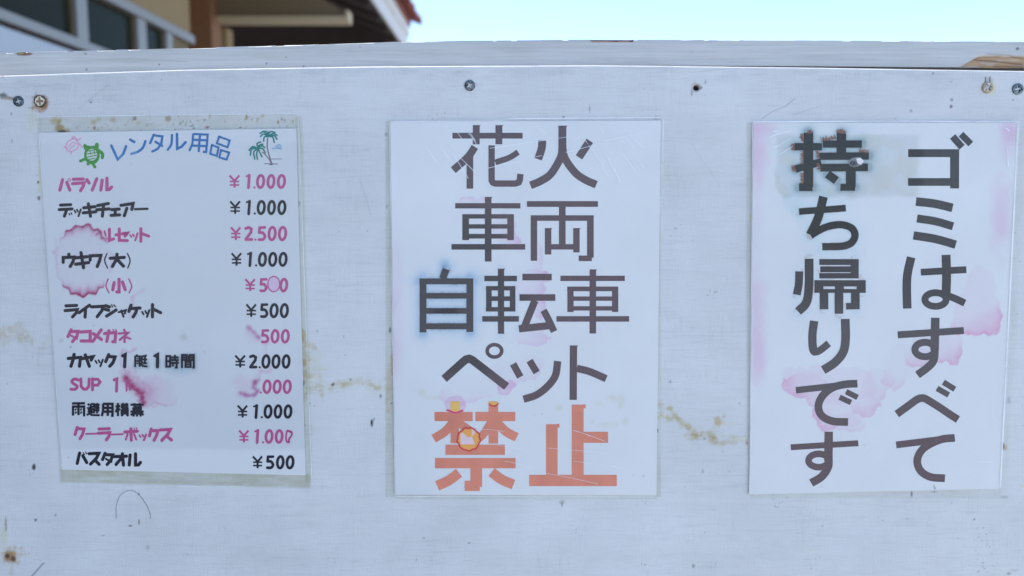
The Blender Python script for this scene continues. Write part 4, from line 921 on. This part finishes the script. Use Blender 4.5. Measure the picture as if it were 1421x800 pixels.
    line([(353, 530), (352, 538), (357, 543), (353, 549), (344, 549), (334, 547)], 2.9, .85, (.70, .22, .50), 15); line([(358, 529), (352, 533)], 3, .6, (.70, .25, .5), 16)
    line([(330, 530), (350, 536), (335, 545)], 8, .22, ns=17); line([(356, 527), (362, 516)], 4, .3, ns=18)
    line([(375, 511), (376, 516), (369, 517), (362, 515)], 2.2, .45, ns=19); line([(368, 480), (369, 490)], 1.6, .25, ns=20); line([(372, 477), (366, 476)], 3, .4, ns=21)
    line([(404, 604), (402, 614), (398, 615)], 2.2, .35, ns=22)
    # little specks
    for x, y, r, s in [(98, 482, 1.5, .8), (85, 473, 4, .2), (255, 468, 6, .22), (182, 228, 3, .1), (284, 489, 2, .2), (130, 452, 2, .2), (95, 635, 1.4, .4)]:
        c = tint(c, ss(1.3, .4, np.hypot(px-x, py-y)/r)*s, (.3, .32, .25))
    return np.clip(c, .004, .9)
Ql = [(54.5, 184.5), (411, 178.5), (424, 660), (86, 652)]
rr0 = 0
poster_sheet(lf_root, Ql, col_lf, YP, 258, 345)
film(lf_root, [(50, 162), (414, 157.5), (434, 676), (84, 669.5)], YF, 13)
ribbon('film_edge_highlight', lf_root, [([(54, 185), (86, 652)], .8), ([(51, 162.5), (230, 160), (413, 158)], .8), ([(414, 160), (433, 674)], .7), ([(250, 674.5), (274, 675.3)], 1.6), ([(300, 675), (340, 675.5)], .7)], YF-.00005, M_EDGE_HI)

# ------------------------------------------------------------------ a loose hair stuck to the paint
def tube(name, pts, r, mat, parent=None):
    cu = bpy.data.curves.new(name, 'CURVE'); cu.dimensions = '3D'; cu.bevel_depth = r; cu.bevel_resolution = 1
    s = cu.splines.new('POLY'); s.points.add(len(pts)-1)
    for q, p in zip(s.points, pts): q.co = (*p, 1)
    o = bpy.data.objects.new(name, cu); COL.objects.link(o)
    dg = bpy.context.evaluated_depsgraph_get(); me = bpy.data.meshes.new_from_object(o.evaluated_get(dg))
    bpy.data.objects.remove(o); me.materials.clear(); return link(name, me, mat, parent)
M_HAIR = simple('dark_hair', (.06, .05, .045), .5)
hp = cat([(161.5, 720), (162, 702), (167, 688), (178, 681), (190, 684), (202, 698), (208.5, 712), (209, 720)])
x, _, z = onY(hp[:, 0], hp[:, 1])
tag(tube('stray_hair', [(float(a), -.0006, float(b)) for a, b in zip(x, z)], .00012, M_HAIR),
    'thin dark hair stuck in an arch on the white board below the price list', 'hair')

# ================================================================== BUILDING BEHIND
bld = empty('tiled_roof_building', (-5.5, 8, 0), 'blurred cream building with dark windows, brown pillar and red tiled eave behind the board', 'building')
M_BEAM = simple('cream_beam_paint', (.46, .36, .22), .8, var=.06)
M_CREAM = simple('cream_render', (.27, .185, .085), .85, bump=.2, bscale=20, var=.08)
M_CREAM2 = simple('shaded_cream_render', (.17, .12, .065), .85, bump=.2, bscale=20, var=.08)  # same cream render, with the porch shade put into a darker colour
M_BROWN = simple('brown_painted_pillar', (.22, .095, .04), .7, bscale=15, var=.1)
M_ALU = simple('grey_aluminium_frame', (.24, .225, .205), .4, .1, bscale=40, var=.05)
M_WPAINT = simple('pale_blue_white_sill', (.40, .43, .46), .5, bscale=20, var=.05)
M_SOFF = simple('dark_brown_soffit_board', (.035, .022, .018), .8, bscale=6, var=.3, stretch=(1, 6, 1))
M_FASC = simple('weathered_white_fascia', (.56, .54, .52), .7, bump=.2, bscale=6, var=.22)
M_TILE = simple('red_clay_tile', (.23, .068, .045), .8, bump=.3, bscale=14, var=.4)
m, nt, b = newmat('dark_window_glass'); b.inputs['Base Color'].default_value = (.022, .026, .018, 1); b.inputs['Roughness'].default_value = .08; b.inputs['Specular IOR Level'].default_value = .02
no = N(nt, 'ShaderNodeTexNoise'); no.inputs['Scale'].default_value = 1.5; bp = N(nt, 'ShaderNodeBump'); bp.inputs['Strength'].default_value = .08; nt.links.new(no.outputs[0], bp.inputs['Height']); nt.links.new(bp.outputs[0], b.inputs['Normal'])
M_GLASS = m
M_MORTAR = simple('white_tile_mortar', (.55, .5, .45), .9, bscale=20)

XW = -3.6
zA = float(onX(55, 36, XW)[2])        # top of the lower rail
zB = float(onX(165, 12, XW)[2])       # bottom of the upper rail
zC = float(onX(215, 24, XW)[2])       # top of the upper rail
yy = lambda px, py=30: float(onX(px, py, XW)[1])
YE = yy(264, 50)                       # corner of the wall by the pillar
Y0 = -5.0  # building runs on unseen past the camera, extended to dim the board's left
ZE = 3.2+CAM[2]-.05                    # eave underside height
# wall courses
box('wall', (XW-.25, Y0, zC), (XW, YE, ZE+.45), M_CREAM, bld)
box('wall', (XW-.25, Y0, 0), (XW, YE, zA-.62), M_CREAM, bld)
box('wall', (-9.0, Y0, 0), (XW-.252, Y0+.2, ZE+1.2), M_CREAM, bld)
box('wall', (-9.0, YE-.2, 0), (XW-.252, YE-.01, ZE+1.2), M_CREAM, bld)
# rails and the dark gap strip
box('window_rail_or_gap', (XW-.03, Y0, zB), (XW+.05, YE, zC-.002), M_ALU, bld, .004)
box('window_rail_or_gap', (XW-.03, Y0, zA-.075), (XW+.05, YE, zA), M_ALU, bld, .004)
box('window_rail_or_gap', (XW-.12, Y0, zA-.112), (XW-.02, YE, zA-.077), M_SOFF, bld, .002)  # dark strip standing for the shaded gap under the lower rail
box('window_sill', (XW-.10, Y0, zA-.30), (XW+.03, YE, zA-.114), M_WPAINT, bld, .004)
mull = [(-62, -50), (104, 119), (188, 200), (228, 236)]
ym = [(yy(a), yy(b_)) for a, b_ in mull]
for a, b_ in ym: box('mullion', (XW-.02, a, zA-.001), (XW+.02, b_, zB+.001), M_ALU, bld, .004)
ys = [Y0]+[v for p in ym for v in p]+[YE]
for k in range(0, len(ys), 2):
    wf = box('transom_window', (XW-.06, ys[k], zA+.0), (XW-.031, ys[k+1], zB), M_ALU, bld) if False else None
    if ys[k+1]-ys[k] < .02: continue
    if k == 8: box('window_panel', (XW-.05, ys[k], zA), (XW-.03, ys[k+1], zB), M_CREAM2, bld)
    else: box('window_pane', (XW-.05, ys[k], zA), (XW-.04, ys[k+1], zB), M_GLASS, bld)
# dark room behind the lower lights
yl = [(Y0, yy(-5, 70)), (yy(-5, 70), yy(10, 70)), (yy(10, 70), YE)]
box('window_pane', (XW-.05, Y0, zA-.62), (XW-.04, YE, zA-.302), M_GLASS, bld)
for a in (-4, 70, 140, 200): box('mullion', (XW-.03, yy(a, 70)-.05, zA-.618), (XW+.04, yy(a, 70)+.05, zA-.301), M_WPAINT, bld, .004)
# pillar, porch wall with beam, post
D = 11-.63
def atY(px, py, Y): a, _, c = onY(px, py, Y); return float(a), float(c)
xa, _ = atY(262, 30, D); xb, _ = atY(303, 30, D)
box('pillar', (xa-.1, D-.25, 0), (xb, D+.1, ZE+.9), M_BROWN, bld, .01)
x1, zb1 = atY(303, 33, D); x2, zt1 = atY(481, 25, D)
box('beam', (xb+.002, D-.12, zb1), (x2, D+.12, zt1), M_BEAM, bld, .01)
xe0, ze0 = atY(445, -2, D); xe1, ze1 = atY(483, 17, D)
box('beam_end', (x2+.002, D-.12, zb1), (x2+.05, D+.12, ze1), M_BEAM, bld, .01)
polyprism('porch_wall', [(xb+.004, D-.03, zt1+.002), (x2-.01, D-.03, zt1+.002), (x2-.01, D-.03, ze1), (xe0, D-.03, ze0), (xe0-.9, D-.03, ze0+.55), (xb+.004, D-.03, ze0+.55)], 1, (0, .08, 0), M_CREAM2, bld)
xp0, _ = atY(305, 40, D+.3); xp1, _ = atY(318, 40, D+.3)
box('post', (xp0, D+.2, 0), (xp1, D+.45, zb1-.004), M_CREAM, bld, .01)
# roof : eave line along +Y
XE = -2.17; YR0, YR1 = -5.5, 16.0; TANP = math.tan(R(21))
RX = -6.3
def roofz(x): return ZE+(XE-x)*TANP
# soffit boards (each a plank along the slope)
wdt = .30; yb = YR0; k = 0
bm_me = None
while yb < YR1-.01:
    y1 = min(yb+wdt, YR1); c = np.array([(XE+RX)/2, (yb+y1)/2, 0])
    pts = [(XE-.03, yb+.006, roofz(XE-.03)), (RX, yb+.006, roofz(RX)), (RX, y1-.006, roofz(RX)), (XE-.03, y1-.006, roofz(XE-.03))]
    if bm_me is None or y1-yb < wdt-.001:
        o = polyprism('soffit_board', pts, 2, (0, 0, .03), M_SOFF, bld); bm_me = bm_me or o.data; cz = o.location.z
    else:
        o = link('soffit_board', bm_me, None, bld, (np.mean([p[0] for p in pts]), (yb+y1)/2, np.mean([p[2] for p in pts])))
    yb += wdt; k += 1
polyprism('roof_deck', [(XE, YR0, roofz(XE)+.034), (RX, YR0, roofz(RX)+.034), (RX, YR1, roofz(RX)+.034), (XE, YR1, roofz(XE)+.034)], 2, (0, 0, .40), M_FASC, bld)
polyprism('roof_deck', [(RX-.002, YR0, roofz(RX)+.0), (2*RX-XE, YR0, ZE), (2*RX-XE, YR1, ZE), (RX-.002, YR1, roofz(RX)+.0)], 2, (0, 0, .10), M_SOFF, bld)
# rafters
yv = YR0+.5; rme = None
while yv < YR1:
    pts = [(XE-.05, yv, roofz(XE-.05)-.004), (RX, yv, roofz(RX)-.004), (RX, yv, roofz(RX)-.11), (XE-.05, yv, roofz(XE-.05)-.11)]
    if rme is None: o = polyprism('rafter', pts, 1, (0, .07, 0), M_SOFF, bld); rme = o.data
    else: link('rafter', rme, None, bld, (np.mean([p[0] for p in pts]), yv, np.mean([p[2] for p in pts])))
    yv += .9
# fascia
box('fascia', (XE, YR0, ZE-.01), (XE+.04, YR1+.05, ZE+.34), M_FASC, bld, .004)
box('fascia', (XE+.042, YR0, ZE+.26), (XE+.085, YR1+.02, ZE+.46), M_FASC, bld, .004)
# gable end wall behind
polyprism('end_wall', [(RX, YR1-.5, 0), (XE-.02, YR1-.5, 0), (XE-.02, YR1-.5, roofz(XE)-.01), (RX, YR1-.5, roofz(RX)-.01)], 1, (0, .15, 0), M_SOFF, bld)
for xx in np.arange(RX+.3, XE-.2, .62): box('wall_batten', (xx, YR1-.56, 0), (xx+.09, YR1-.502, ZE+.0), simple('batten_timber', (.06, .045, .04), .8) if xx < RX+.31 else bpy.data.materials['batten_timber'], bld)
# clay barrel tiles: cover tiles in courses
def tile_me():
    bm = bmesh.new(); L = .32; r = .135; prev = None
    for e, (xx, rr_) in enumerate(((0, r), (-L, r*.82))):
        ring = []
        for q in range(9):
            a = math.pi*q/8; ring.append(bm.verts.new((xx*math.cos(R(21)), math.cos(a)*rr_, math.sin(a)*rr_*1.2-xx*math.sin(R(21)))))
        for q in range(9):
            a = math.pi*(8-q)/8; ring.append(bm.verts.new((xx*math.cos(R(21)), math.cos(a)*rr_*.8, math.sin(a)*rr_*.8-xx*math.sin(R(21)))))
        if prev:
            for q in range(18): bm.faces.new((prev[q], prev[(q+1) % 18], ring[(q+1) % 18], ring[q]))
        bm.faces.new(ring); prev = ring
    bmesh.ops.recalc_face_normals(bm, faces=bm.faces[:])
    me = bpy.data.meshes.new('roof_tile'); bm.to_mesh(me); bm.free(); me.materials.append(M_TILE); return me
TM = tile_me(); rows = []
allt = [(YR1-.06-j*.25, c) for c in range(14) for j in range(84)]
near = [(y, c) for y, c in allt if c < 5 and y > YR1-.25*50][:250]
def tpos(y, c): x = XE+.30+.05*((int(y*9)*5) % 4)/4-c*.27*math.cos(R(21)); return (x, y, roofz(x)+.60+.05*((c*7+int(y*9)) % 3)/3)
for y, c in near: link('roof_tile', TM, None, bld, tpos(y, c))
rest = [t for t in allt if t not in set(near)]
bv = np.array([v.co[:] for v in TM.vertices]); bf = [list(p.vertices) for p in TM.polygons]; VV = []; FF = []
for q, (y, c) in enumerate(rest):
    VV.append(bv+np.array(tpos(y, c))); FF += [[i_+q*len(bv) for i_ in f] for f in bf]
me = bpy.data.meshes.new('roof_tiles'); me.from_pydata(np.concatenate(VV).tolist(), [], FF); me.update()
o = link('roof_tiles', me, M_TILE, bld); o['kind'] = 'stuff'
polyprism('roof_bedding', [(XE+.12, YR0, roofz(XE+.12)+.50), (RX, YR0, roofz(RX)+.50), (RX, YR1+.04, roofz(RX)+.50), (XE+.12, YR1+.0, roofz(XE+.12)+.50)], 2, (0, 0, .10), M_TILE, bld)
